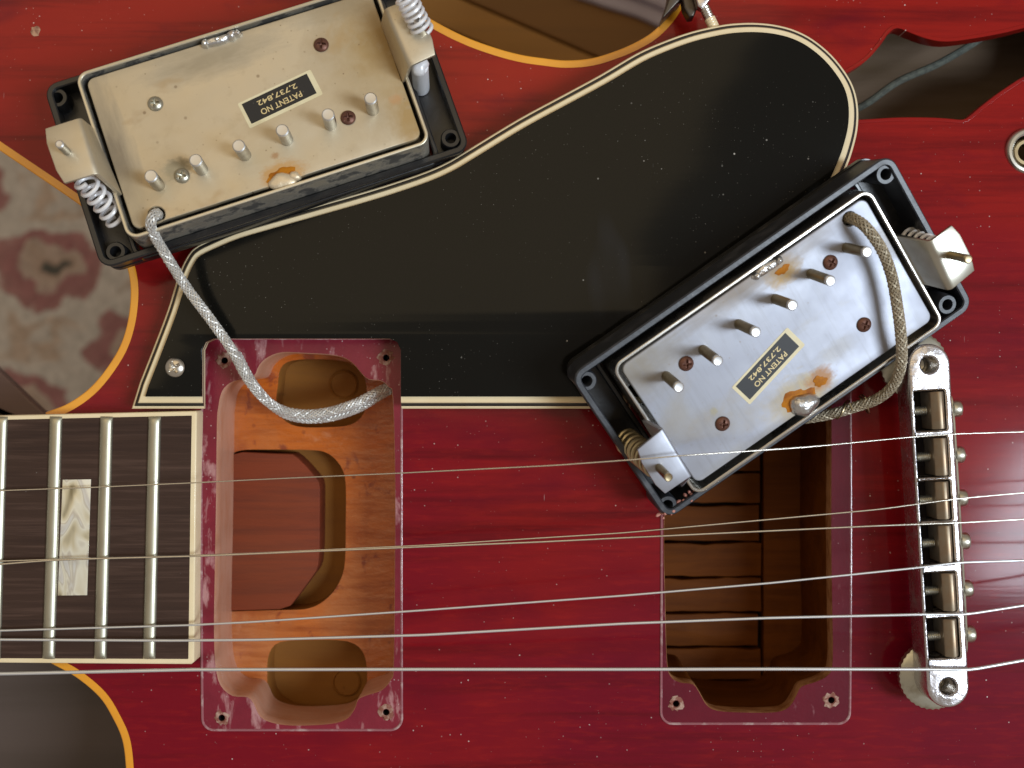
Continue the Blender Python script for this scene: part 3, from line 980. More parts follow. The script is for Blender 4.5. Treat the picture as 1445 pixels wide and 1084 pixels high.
fb_out = ccw(quad_px([(-500, 602), (0, 586.5), (276, 580), (278, 583), (276.5, 700), (274, 934), (270, 937.5), (0, 935.5), (-500, 926)], FZ))
fb_in = ccw(quad_px([(-499, 608), (0, 592.5), (270.5, 586.5), (270.8, 588), (269, 700), (266, 929), (265, 930), (0, 929), (-499, 920)], FZ))
board = G.part('fingerboard', MB().prism(fb_in, (), 0.2, FZ, 0), BOARD)
G.part('edge_binding', MB().prism(fb_out, [fb_in], -1.5, FZ + 0.08, 0.35, True, 0.0), CREAM, parent=board)
for (xt, xb) in ((217.5, 209.5), (149.5, 140.5), (78, 67.5), (1, -9.5)):
    t = P(xt, 588, FZ + 0.6); b = P(xb, 930.5, FZ + 0.6)
    a_ = Vector((t[0], t[1], 0)); b_ = Vector((b[0], b[1], 0))
    L_ = (a_ - b_).length; dirv = (a_ - b_).normalized(); side = Vector((dirv.y, -dirv.x, 0))
    m_ = MB()
    vs, fs = [], []
    prof = [(-1.42, 0), (-1.38, 0.28), (-1.1, 0.62), (-0.62, 0.88), (0, 0.97), (0.62, 0.88), (1.1, 0.62), (1.38, 0.28), (1.42, 0)]
    ts = [0, 0.006, 0.016, 0.03] + [0.1 * k for k in range(1, 10)] + [0.97, 0.984, 0.994, 1]
    ks = [0.35, 0.75, 0.95, 1] + [1] * 9 + [1, 0.95, 0.75, 0.35]
    for t_, k_ in zip(ts, ks):
        c = b_ + (a_ - b_) * t_
        for s_, h_ in prof:
            q = c + side * s_
            vs.append((q.x, q.y, FZ + 0.02 + h_ * k_))
    n_ = len(prof)
    for i in range(len(ts) - 1):
        for k in range(n_ - 1):
            fs.append((i * n_ + k, i * n_ + k + 1, (i + 1) * n_ + k + 1, (i + 1) * n_ + k))
    fs.append(tuple(range(n_))); fs.append(tuple((len(ts) - 1) * n_ + k for k in range(n_))[::-1])
    m_.add(vs, fs)
    G.part('fret', m_, FRET, parent=board)
inl = ccw(quad_px([(88.5, 677), (128.5, 676.5), (123, 840), (81.5, 840.5)], FZ))
G.part('block_inlay', MB().prism(inl, (), FZ - 1, FZ + 0.06, 0.04), PEARL, parent=board)
# the neck under the board
nk = ccw(quad_px([(-500, 612), (60, 592), (60, 930), (-500, 916)], 0))
G.part('neck', MB().prism(nk, (), -32, 0.1, 3), TENON)

# ---- pickguard: four plies, bevelled outside, cut square round the pickups
GZ0 = 4.4
gp = [(183, 577), (194.4, 540), (214, 490), (234, 437), (247.5, 393), (257, 370), (266, 355), (275, 347), (290, 339), (330, 322), (380, 307), (436.5, 291), (500, 273), (549.5, 258), (599, 241), (632.6, 226), (666, 206),
      (732, 166), (798.7, 130), (848.5, 103), (899.4, 73), (939, 55.5), (978, 42), (1018, 33), (1044, 30), (1070, 29.7), (1096.6, 32.6), (1123, 39.7), (1149, 53), (1175.5, 75), (1196.6, 101.5), (1208.4, 125), (1213.6, 152),
      (1212.3, 183), (1204.5, 214.6), (1196.6, 236), (1180, 275), (1160, 330), (1146, 400), (1140, 466)]
gcurve = gp[:1] + spl(gp[1:], 4)
notch_b = [(1100, 466), (1000, 466), (940, 466), (934, 472), (934, 577)]
notch_n = [(566, 577), (566, 494), (561, 483), (550, 478), (302, 478), (291, 483), (286, 494), (286, 577)]
allp = gcurve + notch_b + notch_n
flags = [1] * (len(gcurve) - 1) + [1] + [0] * 3 + [0] + [1] + [0] * 7 + [1]
assert len(flags) == len(allp), (len(flags), len(allp))
pts0 = [P(x, y, GZ0 + 1.4) for x, y in allp]
if poly_area(pts0) < 0:
    pts0 = pts0[::-1]; fl2 = flags[::-1]; flags = fl2[1:] + fl2[:1]
lay = [(0.0, GZ0 - 0.9, GZ0 + 0.25, CREAM), (0.62, GZ0 + 0.25, GZ0 + 0.75, PLYBLACK), (1.30, GZ0 + 0.75, GZ0 + 1.45, CREAM)]
prev = None
guard = None
top_in = 2.75
cuts_ = [0.0, 0.58, 1.28, 2.72]
zs_ = [GZ0 - 0.9, GZ0 + 0.25, GZ0 + 0.85, GZ0 + 1.5, GZ0 + 2.3]
gl = [offset(pts0, [c * f for f in flags]) for c in cuts_]
core = MB().prism(gl[3], (), zs_[3], zs_[4], 0.12, True)
guard = G.part('pickguard', core, GUARD)
for k, (a_, mt) in enumerate(zip(range(3), (CREAM, PLYBLACK, CREAM))):
    m_ = MB()
    m_.strip(gl[k], gl[k], zs_[k], zs_[k + 1] - 0.35)
    nx = offset(gl[k], [min(cuts_[k + 1] - cuts_[k], 0.25) * f for f in flags])
    m_.strip(gl[k], nx, zs_[k + 1] - 0.35, zs_[k + 1])
    m_.cap(nx, [], zs_[k + 1], True)
    m_.cap(gl[k], [], zs_[k], False)
    G.part('guard_ply', m_, mt, parent=guard)


def phillips(r, h, depth, n=22):
    """domed head with a real cross recess"""
    vs, fs = [], []
    for j in range(n + 1):
        for i in range(n + 1):
            a, b = 2 * i / n - 1, 2 * j / n - 1
            x = a * math.sqrt(1 - b * b / 2); y = b * math.sqrt(1 - a * a / 2)
            rr = math.hypot(x, y)
            z = h * math.sqrt(max(0.0, 1 - (0.96 * rr) ** 2))
            w, l = 0.15, 0.56
            if (abs(x) < w and abs(y) < l) or (abs(y) < w and abs(x) < l):
                z -= depth * (1 - 0.65 * rr / l)
            vs.append((x * r, y * r, z))
    for j in range(n):
        for i in range(n):
            k = j * (n + 1) + i
            fs.append((k, k + 1, k + n + 2, k + n + 1))
    return MB().add(vs, fs)


gx, gy = P(245.5, 518.5, zs_[4] + 1)
PH_G = phillips(2.2, 1.2, 1.0).mesh('screw', SCREW_NICKEL, sharp=30)
G.put('guard_screw', PH_G, (gx, gy, zs_[4]), guard, (0, 0, 0.5))

# bracket that holds the guard at the waist: side plate, block, threaded rod
zb_ = -2.0
m_ = MB()
pl = [P(x, y, zb_ - 6) + (0,) for x, y in ((929, 40), (943, 0), (950, -40), (962, -40), (957, 12), (950, 18))]
m_.prism([q[:2] for q in pl], (), zb_ - 12, zb_ + 1, 0.4)
G.part('bracket_plate', m_, DARKMETAL, parent=guard)
m_ = MB()
m_.prism([P(x, y, 1) for x, y in ((960, -25), (966, 10), (973, 23), (980, 22), (985, 10), (984, -30))], (), -3.5, 0.4, 0.5)
G.part('bracket_foot', m_, DARKMETAL, parent=guard)
m_ = MB()
m_.prism([P(x, y, 4) for x, y in ((977, -25), (985, 8), (991, 12), (997, 6), (1004, -2), (1004, -30))], (), 1.0, 3.6, 0.5)
G.part('bracket_nut', m_, CHROME, parent=guard)
a_ = P(975, -30, 2.2) + (2.0,); b_ = P(1009, 42, 2.2) + (2.2,)
rd = [Vector(a_).lerp(Vector(b_), k / 40) for k in range(41)]
G.part('bracket_rod', MB().tube(rd, 1, 12, radii=[1.15 + 0.12 * (k % 2) for k in range(41)]), SCREW_NICKEL, parent=guard)
m_ = MB().tube([Vector(a_).lerp(Vector(b_), 0.78), Vector(a_).lerp(Vector(b_), 1.02)], 1.25, 14)
G.part('rod_sleeve', m_, CREAM, parent=guard)

# ---- bridge
BZ = 15.5                        # top of the casting
A0 = Vector(P(1311.5, 515, BZ)); A1 = Vector(P(1338.5, 969.5, BZ))
ax = (A0 - A1).normalized()      # towards the top of the photo
sd = Vector((ax.y, -ax.x))       # towards the tail
LB = (A0 - A1).length
Bx = Matrix(((sd.x, ax.x, 0, A1.x), (sd.y, ax.y, 0, A1.y), (0, 0, 1, 0), (0, 0, 0, 1)))   # local: x to the tail, y along, z up


def bl_(px, py, z=BZ):
    v = Vector(P(px, py, z)) - A1
    return v.dot(sd), v.dot(ax)


hw = 4.55
stad = [(hw * math.cos(a), hw * math.sin(a)) for a in [R(180 + 180 * k / 16) for k in range(17)]] + [(hw * math.cos(a), LB + hw * math.sin(a)) for a in [R(180 * k / 16) for k in range(17)]]
sads = [579.5, 645, 706.5, 768, 836, 900.5]
slots = []
sy = [bl_(1315 + 0.06 * (y - 517) , y)[1] for y in sads]
for y in sy:
    slots.append(rrect(-0.35, y, 6.9, 8.7, 0.5, 3))
post = [circ(0, 0, 1.85, 18), circ(0, LB, 1.85, 18)]
m_ = MB().prism(stad, slots + post, BZ - 8.5, BZ, 0.7, True, 0.35); m_.xf(Bx)
bridge = G.part('bridge', m_, CHROME)
m_ = MB()
for y in sy: m_.cap(rrect(-0.35, y, 7.1, 8.9, 0.5, 3), [], BZ - 7.5, True)
m_.xf(Bx)
G.part('bridge_underside', m_, HOLEDARK, parent=bridge)
# saddles and their screws
sad = MB()
pr = [(-1.55, -6.8), (1.55, -6.8), (1.55, -0.6), (0.55, 1.0), (-0.2, 1.0), (-1.55, -0.3)]
vs = [(x, s * 4.05, z) for s in (-1, 1) for x, z in pr]
n_ = len(pr)
fs = [tuple(range(n_)), tuple(range(n_, 2 * n_))[::-1]] + [(i, n_ + i, n_ + (i + 1) % n_, (i + 1) % n_) for i in range(n_)]
sad.add(vs, fs)
bmx = bmesh.new(); me_ = sad.mesh('saddle', SADDLE, smooth=False); bmx.from_mesh(me_)
bmesh.ops.bevel(bmx, geom=list(bmx.edges), offset=0.22 * S, segments=2, affect='EDGES', profile=0.5)
bmesh.ops.recalc_face_normals(bmx, faces=bmx.faces)
bmx.to_mesh(me_); bmx.free()
me_.polygons.foreach_set('use_smooth', [True] * len(me_.polygons)); me_.set_sharp_from_angle(angle=R(30))
rod = MB()
rp = [(-4.2 + 0.225 * k, 0, 0) for k in range(46)]
rod.tube(rp, 1, 12, radii=[0.86 + 0.20 * (k % 2) for k in range(46)])
rod_me = rod.mesh('saddle_screw', DULLNICKEL, sharp=50)
hd = MB()
Mh = Matrix.Rotation(R(90), 4, 'Y')
hd.lathe([(0.9, -0.8), (1.45, -0.8), (1.75, -0.6), (1.85, 0), (1.80, 0.9), (1.5, 1.25), (0.8, 1.3)], 22, (0, 0, 0), Mh)
hd.f.pop(); hd.m.pop()
hd.add([Mh @ Vector(v) for v in ((-0.8, -0.22, 1.3), (0.8, -0.22, 1.3), (0.8, 0.22, 1.3), (-0.8, 0.22, 1.3), (-0.8, -0.22, 0.7), (0.8, -0.22, 0.7), (0.8, 0.22, 0.7), (-0.8, 0.22, 0.7))],
       [(0, 1, 5, 4), (1, 2, 6, 5), (2, 3, 7, 6), (3, 0, 4, 7), (4, 5, 6, 7)])
hcap = [(0.8 * math.cos(2 * math.pi * k / 22), 0.8 * math.sin(2 * math.pi * k / 22)) for k in range(22)]
for s_ in (-1, 1):
    seg = [q for q in hcap if q[1] * s_ > 0.22]
    seg.sort(key=lambda q: math.atan2(q[1] * s_, q[0]))
    ring_ = [(0.77, 0.22)] + [(q[0], q[1] * s_) for q in seg] + [(-0.77, 0.22)]
    hd.add([Mh @ Vector((x, y * s_, 1.3)) for x, y in ring_], [tuple(range(len(ring_)))])
hd_me = hd.mesh('screw_head', DULLNICKEL, sharp=40)
ang = math.atan2(sd.y, sd.x)
for i, y in enumerate(sy):
    w = Bx @ Vector((1.35 + 0.12 * math.sin(i * 2.1), y, BZ))
    G.put('saddle', me_, w, bridge, (0, 0, ang))
    w = Bx @ Vector((0, y, BZ - 3.1))
    sc_ = G.put('saddle_screw', rod_me, w, bridge, (random.uniform(0, 3), 0, ang))
    w = Bx @ Vector((5.95, y, BZ - 2.9))
    G.put('screw_head', hd_me, w, bridge, (random.uniform(-1, 1), 0, ang))
y0_, y1_ = sy[-1] - 4, sy[0] + 3
wr = [Bx @ Vector((4.62, y1_, BZ - 3.0)), Bx @ Vector((5.2, y1_ - 3, BZ - 2.0)), Bx @ Vector((5.25, (y0_ + y1_) / 2, BZ - 1.8)), Bx @ Vector((5.2, y0_ + 3, BZ - 2.0)), Bx @ Vector((4.62, y0_, BZ - 3.0))]
G.part('retaining_wire', MB().tube(spl(wr, 6), 0.26, 8), DULLNICKEL, parent=bridge)
# thumbwheels on their posts
tw = MB()
nt_ = 72
for z0, z1, r0, r1 in ((0, 0.35, 7.0, 7.4), (0.35, 2.1, 7.4, 7.4), (2.1, 2.45, 7.4, 7.0)):
    pass
loops = []
for z, r in ((0, 6.9), (0.4, 7.5), (2.0, 7.5), (2.4, 6.9)):
    loops.append([(r - (0.22 if k % 2 else 0)) for k in range(nt_)])
vs, fs = [], []
for (z, r), l in zip(((0, 6.9), (0.4, 7.5), (2.0, 7.5), (2.4, 6.9)), loops):
    for k in range(nt_):
        a = 2 * math.pi * k / nt_
        vs.append((l[k] * math.cos(a), l[k] * math.sin(a), z))
for i in range(3):
    for k in range(nt_):
        fs.append((i * nt_ + k, i * nt_ + (k + 1) % nt_, (i + 1) * nt_ + (k + 1) % nt_, (i + 1) * nt_ + k))
fs.append(tuple(range(nt_))[::-1]); fs.append(tuple(3 * nt_ + k for k in range(nt_)))
tw.add(vs, fs)
tw.lathe([(1.75, -9), (1.75, 4.0), (1.4, 4.4), (0.3, 4.4)], 16)
tw_me = tw.mesh('thumbwheel', DULLNICKEL, sharp=40)
zt = BZ - 8.5 - 2.5
for yy in (0, LB):
    w = Bx @ Vector((0, yy, 0))
    G.put('thumbwheel', tw_me, (w.x - 0.3, w.y + 0.2, zt), bridge)

# ------------------------------------------------------------------ pickups
CAMP = Vector((0, 0, CAM_D))


class Pickup(Thing):
    def __init__(self, label, ang_img, centre_px, z0, tilt, wref):
        u = Vector((math.cos(ang_img), math.sin(ang_img), 0))
        v = Vector((-u.y, u.x, 0))
        q = Vector((0, 0, 1)).rotation_difference(Vector(tilt).normalized())
        self.U, self.V, self.W = q @ u, q @ v, q @ Vector((0, 0, 1))
        zc = z0 + wref * self.W.z
        c = P(*centre_px, zc)
        self.O = Vector((c[0], c[1], zc)) - self.W * wref
        Mr = Matrix((self.U, self.V, self.W)).transposed()
        super().__init__('guitar_pickup', label, 'guitar pickup', tuple(self.O), Mr, 'pickups lifted out of the guitar')
        self.M = Matrix.Translation(self.O) @ Mr.to_4x4()

    def l(self, px, py, w):
        """local point on the plane w that the photo shows at px, py"""
        g = Vector((*P(px, py, 0), 0.0))
        d = g - CAMP
        t = (w - (CAMP - self.O).dot(self.W)) / d.dot(self.W)
        p = CAMP + d * t - self.O
        return Vector((p.dot(self.U), p.dot(self.V), w))

    def to_local(self, x, y, z):
        return self.M.inverted() @ Vector((x, y, z))

    def rect(self, px4, w):
        """best rectangle (centre, size) for four corner pixels TL, BL, BR, TR"""
        q = [self.l(x, y, w) for x, y in px4]
        c = sum(q, Vector()) / 4
        L = ((q[2].x - q[1].x) + (q[3].x - q[0].x)) / 2
        H = ((q[0].y - q[1].y) + (q[3].y - q[2].y)) / 2
        return c, L, H


def spring_pts(a, b, r, turns, n=14, lean=None):
    a, b = Vector(a), Vector(b)
    t = (b - a).normalized()
    up = Vector((0, 0, 1)) if abs(t.z) < 0.9 else Vector((1, 0, 0))
    e1 = (up - t * up.dot(t)).normalized(); e2 = t.cross(e1)
    out = []
    for k in range(int(turns * n) + 1):
        s = k / (turns * n)
        e = min(1, min(s, 1 - s) * turns)          # closed end coils
        s2 = 0.5 + (s - 0.5) * (1 if e >= 1 else 1)
        th_ = 2 * math.pi * k / n
        out.append(a + (b - a) * s2 + e1 * (r * math.cos(th_)) + e2 * (r * math.sin(th_)))
    return out


def leg_mb(base, bend, foot, t=0.9, rad=1.0, hole=None):
    """bent sheet-metal leg: base, bend and foot are pairs of local points"""
    ctrl = []
    for s in (0, 1):
        b0, b1, b2 = Vector(base[s]), Vector(bend[s]), Vector(foot[s])
        p = [b0]
        d1 = (b1 - b0).normalized(); d2 = (b2 - b1).normalized()
        a = b1 - d1 * rad; c = b1 + d2 * rad
        for k in range(6):
            q = k / 5
            p.append(a * (1 - q) ** 2 + b1 * 2 * q * (1 - q) + c * q * q)
        p.append(b2)
        ctrl.append(p)
    m = len(ctrl[0])
    nw = 4
    grid = []
    for i in range(m):
        row = [ctrl[0][i].lerp(ctrl[1][i], k / nw) for k in range(nw + 1)]
        if i == m - 1:                         # round the two corners of the foot
            back = (ctrl[0][i - 1] - ctrl[0][i]).normalized()
            row[0] = row[0] + back * 0.7; row[-1] = row[-1] + back * 0.7
        grid.append(row)
    vs, fs = [], []
    norms = []
    for i in range(m):
        a = grid[min(i + 1, m - 1)][2] - grid[max(i - 1, 0)][2]
        b = grid[i][-1] - grid[i][0]
        norms.append(a.cross(b).normalized())
    if norms[-1].z < 0: norms = [-q for q in norms]
    for side in (0, 1):
        for i in range(m):
            for k in range(nw + 1):
                vs.append(grid[i][k] - norms[i] * (t * side))
    o = m * (nw + 1)
    W_ = nw + 1
    for i in range(m - 1):
        for k in range(nw):
            a = i * W_ + k
            f = (a, a + 1, a + W_ + 1, a + W_)
            fs.append(f); fs.append(tuple(o + q for q in f[::-1]))
    rim = [k for k in range(W_)] + [i * W_ + nw for i in range(1, m)] + [(m - 1) * W_ + k for k in range(nw - 1, -1, -1)] + [i * W_ for i in range(m - 2, 0, -1)]
    for i in range(len(rim)):
        a, b = rim[i], rim[(i + 1) % len(rim)]
        fs.append((b, a, o + a, o + b))
    mb = MB().add(vs, fs)
    return mb


def finish(o, width=0.18):
    """soften the edges of one small part"""
    bm = bmesh.new(); bm.from_mesh(o.data)
    bmesh.ops.recalc_face_normals(bm, faces=bm.faces)
    ed = [e for e in bm.edges if len(e.link_faces) == 2 and e.calc_face_angle(0) > R(50)]
    bmesh.ops.bevel(bm, geom=ed, offset=width * S, segments=2, affect='EDGES', profile=0.5)
    bmesh.ops.recalc_face_normals(bm, faces=bm.faces)
    bm.to_mesh(o.data); bm.free()
    o.data.polygons.foreach_set('use_smooth', [True] * len(o.data.polygons)); o.data.set_sharp_from_angle(angle=R(40))
    return o


def ring_part(pk, c, L, H, zr, depth, c2, L2, H2, holes, wall=1.5, rim_mat=RINGRIM, r=3.0):
    """hollow mounting ring seen from below: outer wall, inner wall, floor, screw posts"""
    outer = rrect(c.x, c.y, L, H, r, 6)
    inn = rrect(c.x, c.y, L - 2 * wall, H - 2 * wall, max(0.6, r - wall), 6)
    op = rrect(c2.x, c2.y, L2 + 1.2, H2 + 1.2, 2.2, 5)
    opw = rrect(c2.x, c2.y, L2 + 3.4, H2 + 3.4, 2.8, 5)
    z0, zfl = zr - depth, zr - depth + 1.6
    mb = MB().prism(rrect(c.x, c.y, L - 0.8, H - 0.8, r, 6), [op], z0, zfl, 0)
    mb.prism(opw, [op], zfl - 0.2, min(zr - 2.2, zfl + 3.2), 0.3)
    root = pk.part('mounting_ring', mb, BLACKRING)
    rim = MB()
    # wall flares a little towards the base, as on the real ring
    oz = rrect(c.x, c.y, L - 1.6, H - 1.6, r, 6)
    rim.strip(oz, outer, z0, zr - 0.35)
    o2 = offset(outer, 0.3); i2 = offset(inn, -0.25)
    rim.strip(outer, o2, zr - 0.35, zr); rim.strip(i2, inn, zr, zr - 0.25)
    rim.cap(o2, [i2], zr, True); rim.strip(inn, inn, zr - 0.25, zfl - 0.1)
    pk.part('ring_wall', rim, rim_mat, parent=root)
    post_me = None
    for h in holes:
        m = MB().lathe([(2.35, zfl - 0.1), (2.25, zr - 1.1), (2.0, zr - 0.7), (1.25, zr - 0.7), (1.1, zr - 1.0), (1.05, z0 + 0.3)], 22, (h.x, h.y, 0))
        m.f = m.f[:-1]; m.m = m.m[:-1]
        pk.part('screw_post', m, rim_mat, parent=root)
    return root


def text_mb(body, width, height, M):
    cu = bpy.data.curves.new('lettering', 'FONT')
    cu.body = body
    cu.align_x = 'CENTER'; cu.align_y = 'CENTER'
    cu.extrude = 0.01; cu.size = 1.0; cu.offset = 0.012
    o = bpy.data.objects.new('lettering', cu)
    COL.objects.link(o)
    dg = bpy.context.evaluated_depsgraph_get()
    me = bpy.data.meshes.new_from_object(o.evaluated_get(dg))
    v = np.array([tuple(x.co) for x in me.vertices])
    f = [tuple(p.vertices) for p in me.polygons]
    bpy.data.objects.remove(o); bpy.data.curves.remove(cu); bpy.data.meshes.remove(me)
    mn, mx = v.min(0), v.max(0)
    v = v - (mn + mx) / 2
    v[:, 0] *= width / (mx[0] - mn[0]); v[:, 1] *= height / (mx[1] - mn[1]); v[:, 2] *= 0.03 / 0.02
    return MB().add([M @ Vector(q) for q in v], f)


def braid(path, r, strands=8, pitch=8.0, wr=0.22, wd=4):
    """braided shield: two families of interleaved flat strands round a core"""
    pts = [Vector(p) for p in path]
    # resample evenly
    ln = [0]
    for a, b in zip(pts, pts[1:]): ln.append(ln[-1] + (b - a).length)
    step = pitch / 22
    N_ = int(ln[-1] / step)
    out = []; j = 0
    for k in range(N_ + 1):
        s = k * ln[-1] / N_
        while j < len(ln) - 2 and ln[j + 1] < s: j += 1
        t = (s - ln[j]) / max(1e-9, ln[j + 1] - ln[j])
        out.append(pts[j].lerp(pts[j + 1], t))
    fr_ = []
    t0 = (out[1] - out[0]).normalized()
    u = Vector((0, 0, 1)) if abs(t0.z) < 0.9 else Vector((1, 0, 0))
    nn = (u - t0 * u.dot(t0)).normalized()
    for i in range(len(out)):
        t = (out[min(i + 1, len(out) - 1)] - out[max(i - 1, 0)]).normalized()
        nn = (nn - t * nn.dot(t)).normalized()
        fr_.append((nn.copy(), t.cross(nn)))
    mb = MB()
    mb.cur = 1
    mb.tube(out[::4] + [out[-1]], r * 0.9, 10)
    mb.cur = 0
    for d_ in (1, -1):
        for k in range(strands):
            q = []
            for i, p in enumerate(out):
                a = d_ * (2 * math.pi * i * step / pitch) + 2 * math.pi * k / strands
                wv = r + 0.11 * math.cos(strands * (a) * 0.5 * 2 + (0 if d_ > 0 else math.pi))
                e1, e2 = fr_[i]
                q.append(p + e1 * (wv * math.cos(a)) + e2 * (wv * math.sin(a)))
            mb.tube(q, wr, wd, False)
    return mb


def blob(c, rx_, ry_, h, seed, n=18, rings=6):
    rnd = random.Random(seed)
    ph = [rnd.uniform(0, 6.28) for _ in range(4)]
    prof = []
    vs = []
    for i in range(rings + 1):
        t = i / rings
        for k in range(n):
            a = 2 * math.pi * k / n
            w = 1 + 0.10 * math.sin(2 * a + ph[0]) + 0.08 * math.sin(3 * a + ph[1]) + 0.05 * math.sin(5 * a + ph[2])
            rr = math.cos(t * math.pi / 2) ** 0.8
            z = h * math.sin(t * math.pi / 2) * (1 + 0.12 * math.sin(3 * a + ph[3]) * (1 - t))
            vs.append((c[0] + rx_ * w * rr * math.cos(a), c[1] + ry_ * w * rr * math.sin(a), c[2] + z))
    fs = [(i * n + k, i * n + (k + 1) % n, (i + 1) * n + (k + 1) % n, (i + 1) * n + k) for i in range(rings) for k in range(n)]
    return MB().add(vs, fs)


def stain(c, rx_, ry_, seed, t=0.06, n=26):
    rnd = random.Random(seed)
    ph = [rnd.uniform(0, 6.28) for _ in range(4)]
    q = []
    for k in range(n):
        a = 2 * math.pi * k / n
        w = 1 + 0.16 * math.sin(2 * a + ph[0]) + 0.12 * math.sin(3 * a + ph[1]) + 0.10 * math.sin(7 * a + ph[2])
        q.append((c[0] + rx_ * w * math.cos(a), c[1] + ry_ * w * math.sin(a)))
    return MB().prism(q, (), c[2], c[2] + t, 0.04)


def pole_me(length, r, shaft, tip, base_taper=True):
    m = MB()
    prof = []
    nz = int(length / 0.28)
    prof.append((r, -2.0))
    for k in range(nz):
        prof.append((r - (0.10 if k % 2 else 0), -0.2 + (length - 0.5) * k / nz))
    prof.append((r, length - 0.7))
    m.lathe(prof, 18)
    m.f.pop(); m.m.pop()
    m.cur = 1
    m.lathe([(r, length - 0.7), (r, length - 0.2), (r - 0.22, length), (r - 0.45, length - 0.03), (0.2, length - 0.05)], 18)
    return m.mesh('pole_screw', [shaft, tip], sharp=45)


WP = 17.0                        # plate surface above the cover's face
WC = 18.0                        # cover rim


def pickup_core(pk, cov_px, plate_mat, wall_mat, rim_mat, poles, pole_mesh, pole_len, screws, cable_px, sticker_px, ring_px, ring_holes, zr, depth, hole_px_r=1.75):
    c, L, H = pk.rect(cov_px, WC)
    outer = rrect(c.x, c.y, L, H, 2.6, 7)
    inn = rrect(c.x, c.y, L - 1.5, H - 1.5, 1.9, 7)
    m = MB()
    m.prism(outer, [inn], 2.0, WC - 0.4, 0)
    m.prism(rrect(c.x, c.y, L - 0.2, H - 0.2, 2.5, 7), [], 0, 2.0, 0)
    cov = pk.part('cover', m, wall_mat)
    m = MB().prism(outer, [inn], WC - 0.4, WC, 0.22, False, 0.2)
    pk.part('cover_rim', m, rim_mat, parent=cov)
    # base plate with the cable hole
    ch = pk.l(*cable_px, WP)
    pm = MB().prism(rrect(c.x + 0.1, c.y + 0.25, L - 3.2, H - 3.4, 1.8, 6), [circ(ch.x, ch.y, hole_px_r, 22)], WP - 1.2, WP, 0.3, True, 0.2)
    plate = pk.part('base_plate', pm, plate_mat)
    pk.part('hole_bottom', MB().cap(circ(ch.x, ch.y, hole_px_r + 0.5, 16), [], WP - 3.0, True), HOLEDARK, parent=plate)
    for px, py in poles:
        p = pk.l(px, py, WP + pole_len)
        o = pk.put('pole_screw', pole_mesh, (p.x, p.y, WP), rot=(random.uniform(-.03, .03), random.uniform(-.03, .03), random.uniform(0, 6)))
    for px, py, me in screws:
        p = pk.l(px, py, WP + 0.7)
        pk.put('plate_screw', me, (p.x, p.y, WP - 0.05), rot=(0, 0, random.uniform(0, 1.5)))
    # sticker
    q = [pk.l(x, y, WP + 0.1) for x, y in sticker_px]
    sc_ = sum(q, Vector()) / 4
    sl = ((q[1] - q[0]).length + (q[2] - q[3]).length) / 2
    sh = ((q[3] - q[0]).length + (q[2] - q[1]).length) / 2
    e = (q[1] - q[0]) + (q[2] - q[3])
    ra = math.atan2(e.y, e.x)
    back = pk.part('sticker', MB().prism(rrect(sc_.x + 0.2, sc_.y - 0.1, sl + 1.9, sh + 1.3, 0.3, 2, ra), (), WP + 0.005, WP + 0.06, 0), STICKER_EDGE)
    pk.part('sticker_print', MB().prism(rrect(sc_.x, sc_.y, sl, sh, 0.06, 2, ra), (), WP + 0.05, WP + 0.10, 0), STICKER, parent=back)
    for txt, off, wdt in (('PATENT NO', 0.22, 0.62), ('2,737,842', -0.22, 0.60)):
        Mt = Matrix.Translation((sc_.x, sc_.y, WP + 0.13)) @ Matrix.Rotation(ra + math.pi, 4, 'Z') @ Matrix.Translation((0, sh * off, 0))
        pk.part('lettering', text_mb(txt, sl * wdt, sh * 0.27, Mt), GOLD, parent=back, smooth=False)
    rc, rL, rH = pk.rect(ring_px, zr)
    hs = [pk.l(x, y, zr - 0.7) for x, y in ring_holes]
    ring = ring_part(pk, rc, rL, rH, zr, depth, c, L, H, hs, rim_mat=RINGRIM if zr > 12 else BLACKRING)
    return c, L, H, ring, plate, cov, ch


PH_RUST = phillips(1.62, 0.95, 0.85).mesh('plate_screw', RUST, sharp=30)
PH_GREY = phillips(1.62, 0.95, 0.85).mesh('plate_screw', DULLNICKEL, sharp=30)

# ---- neck pickup, upper left
N1 = Pickup('beige tarnished upside-down pickup with white springs, on the upper horn', R(19.2), (355, 155), -1.0, (0.045, 0.125, 0.99), WC)
PL1 = 7.0


def st(pk, px, py, rx_, ry_, c, fac, soft=0.35, rough=0.6, metal=0.2):
    q = pk.l(px, py, WP)
    return ('d', (q.x, q.y), (rx_, ry_), c, fac, soft, rough, metal)


PW = plate_warm('tarnished_nickel_plate', [
    st(N1, 545, 75, 13, 15, (0.36, 0.22, 0.06), 0.85, 0.6), st(N1, 400, 246, 5.2, 3.2, (0.55, 0.27, 0.05), 0.9, 0.25), st(N1, 588, 168, 5, 8, (0.40, 0.25, 0.08), 0.85, 0.5),
    st(N1, 248, 240, 3.4, 2.4, (0.10, 0.10, 0.06), 0.9, 0.25), st(N1, 215, 265, 5, 4, (0.55, 0.38, 0.17), 0.6, 0.5), st(N1, 365, 222, 6, 3, (0.52, 0.38, 0.19), 0.5, 0.5),
    st(N1, 168, 235, 3.2, 18, (0.20, 0.15, 0.10), 0.85, 0.6), st(N1, 300, 82, 12, 3.5, (0.33, 0.26, 0.16), 0.75, 0.6), st(N1, 470, 15, 9, 2.5, (0.36, 0.28, 0.17), 0.6, 0.5),
    st(N1, 388, 220, 0.9, 0.7, (0.40, 0.20, 0.07), 0.9), st(N1, 558, 140, 1.5, 1.2, (0.50, 0.28, 0.12), 0.8)])
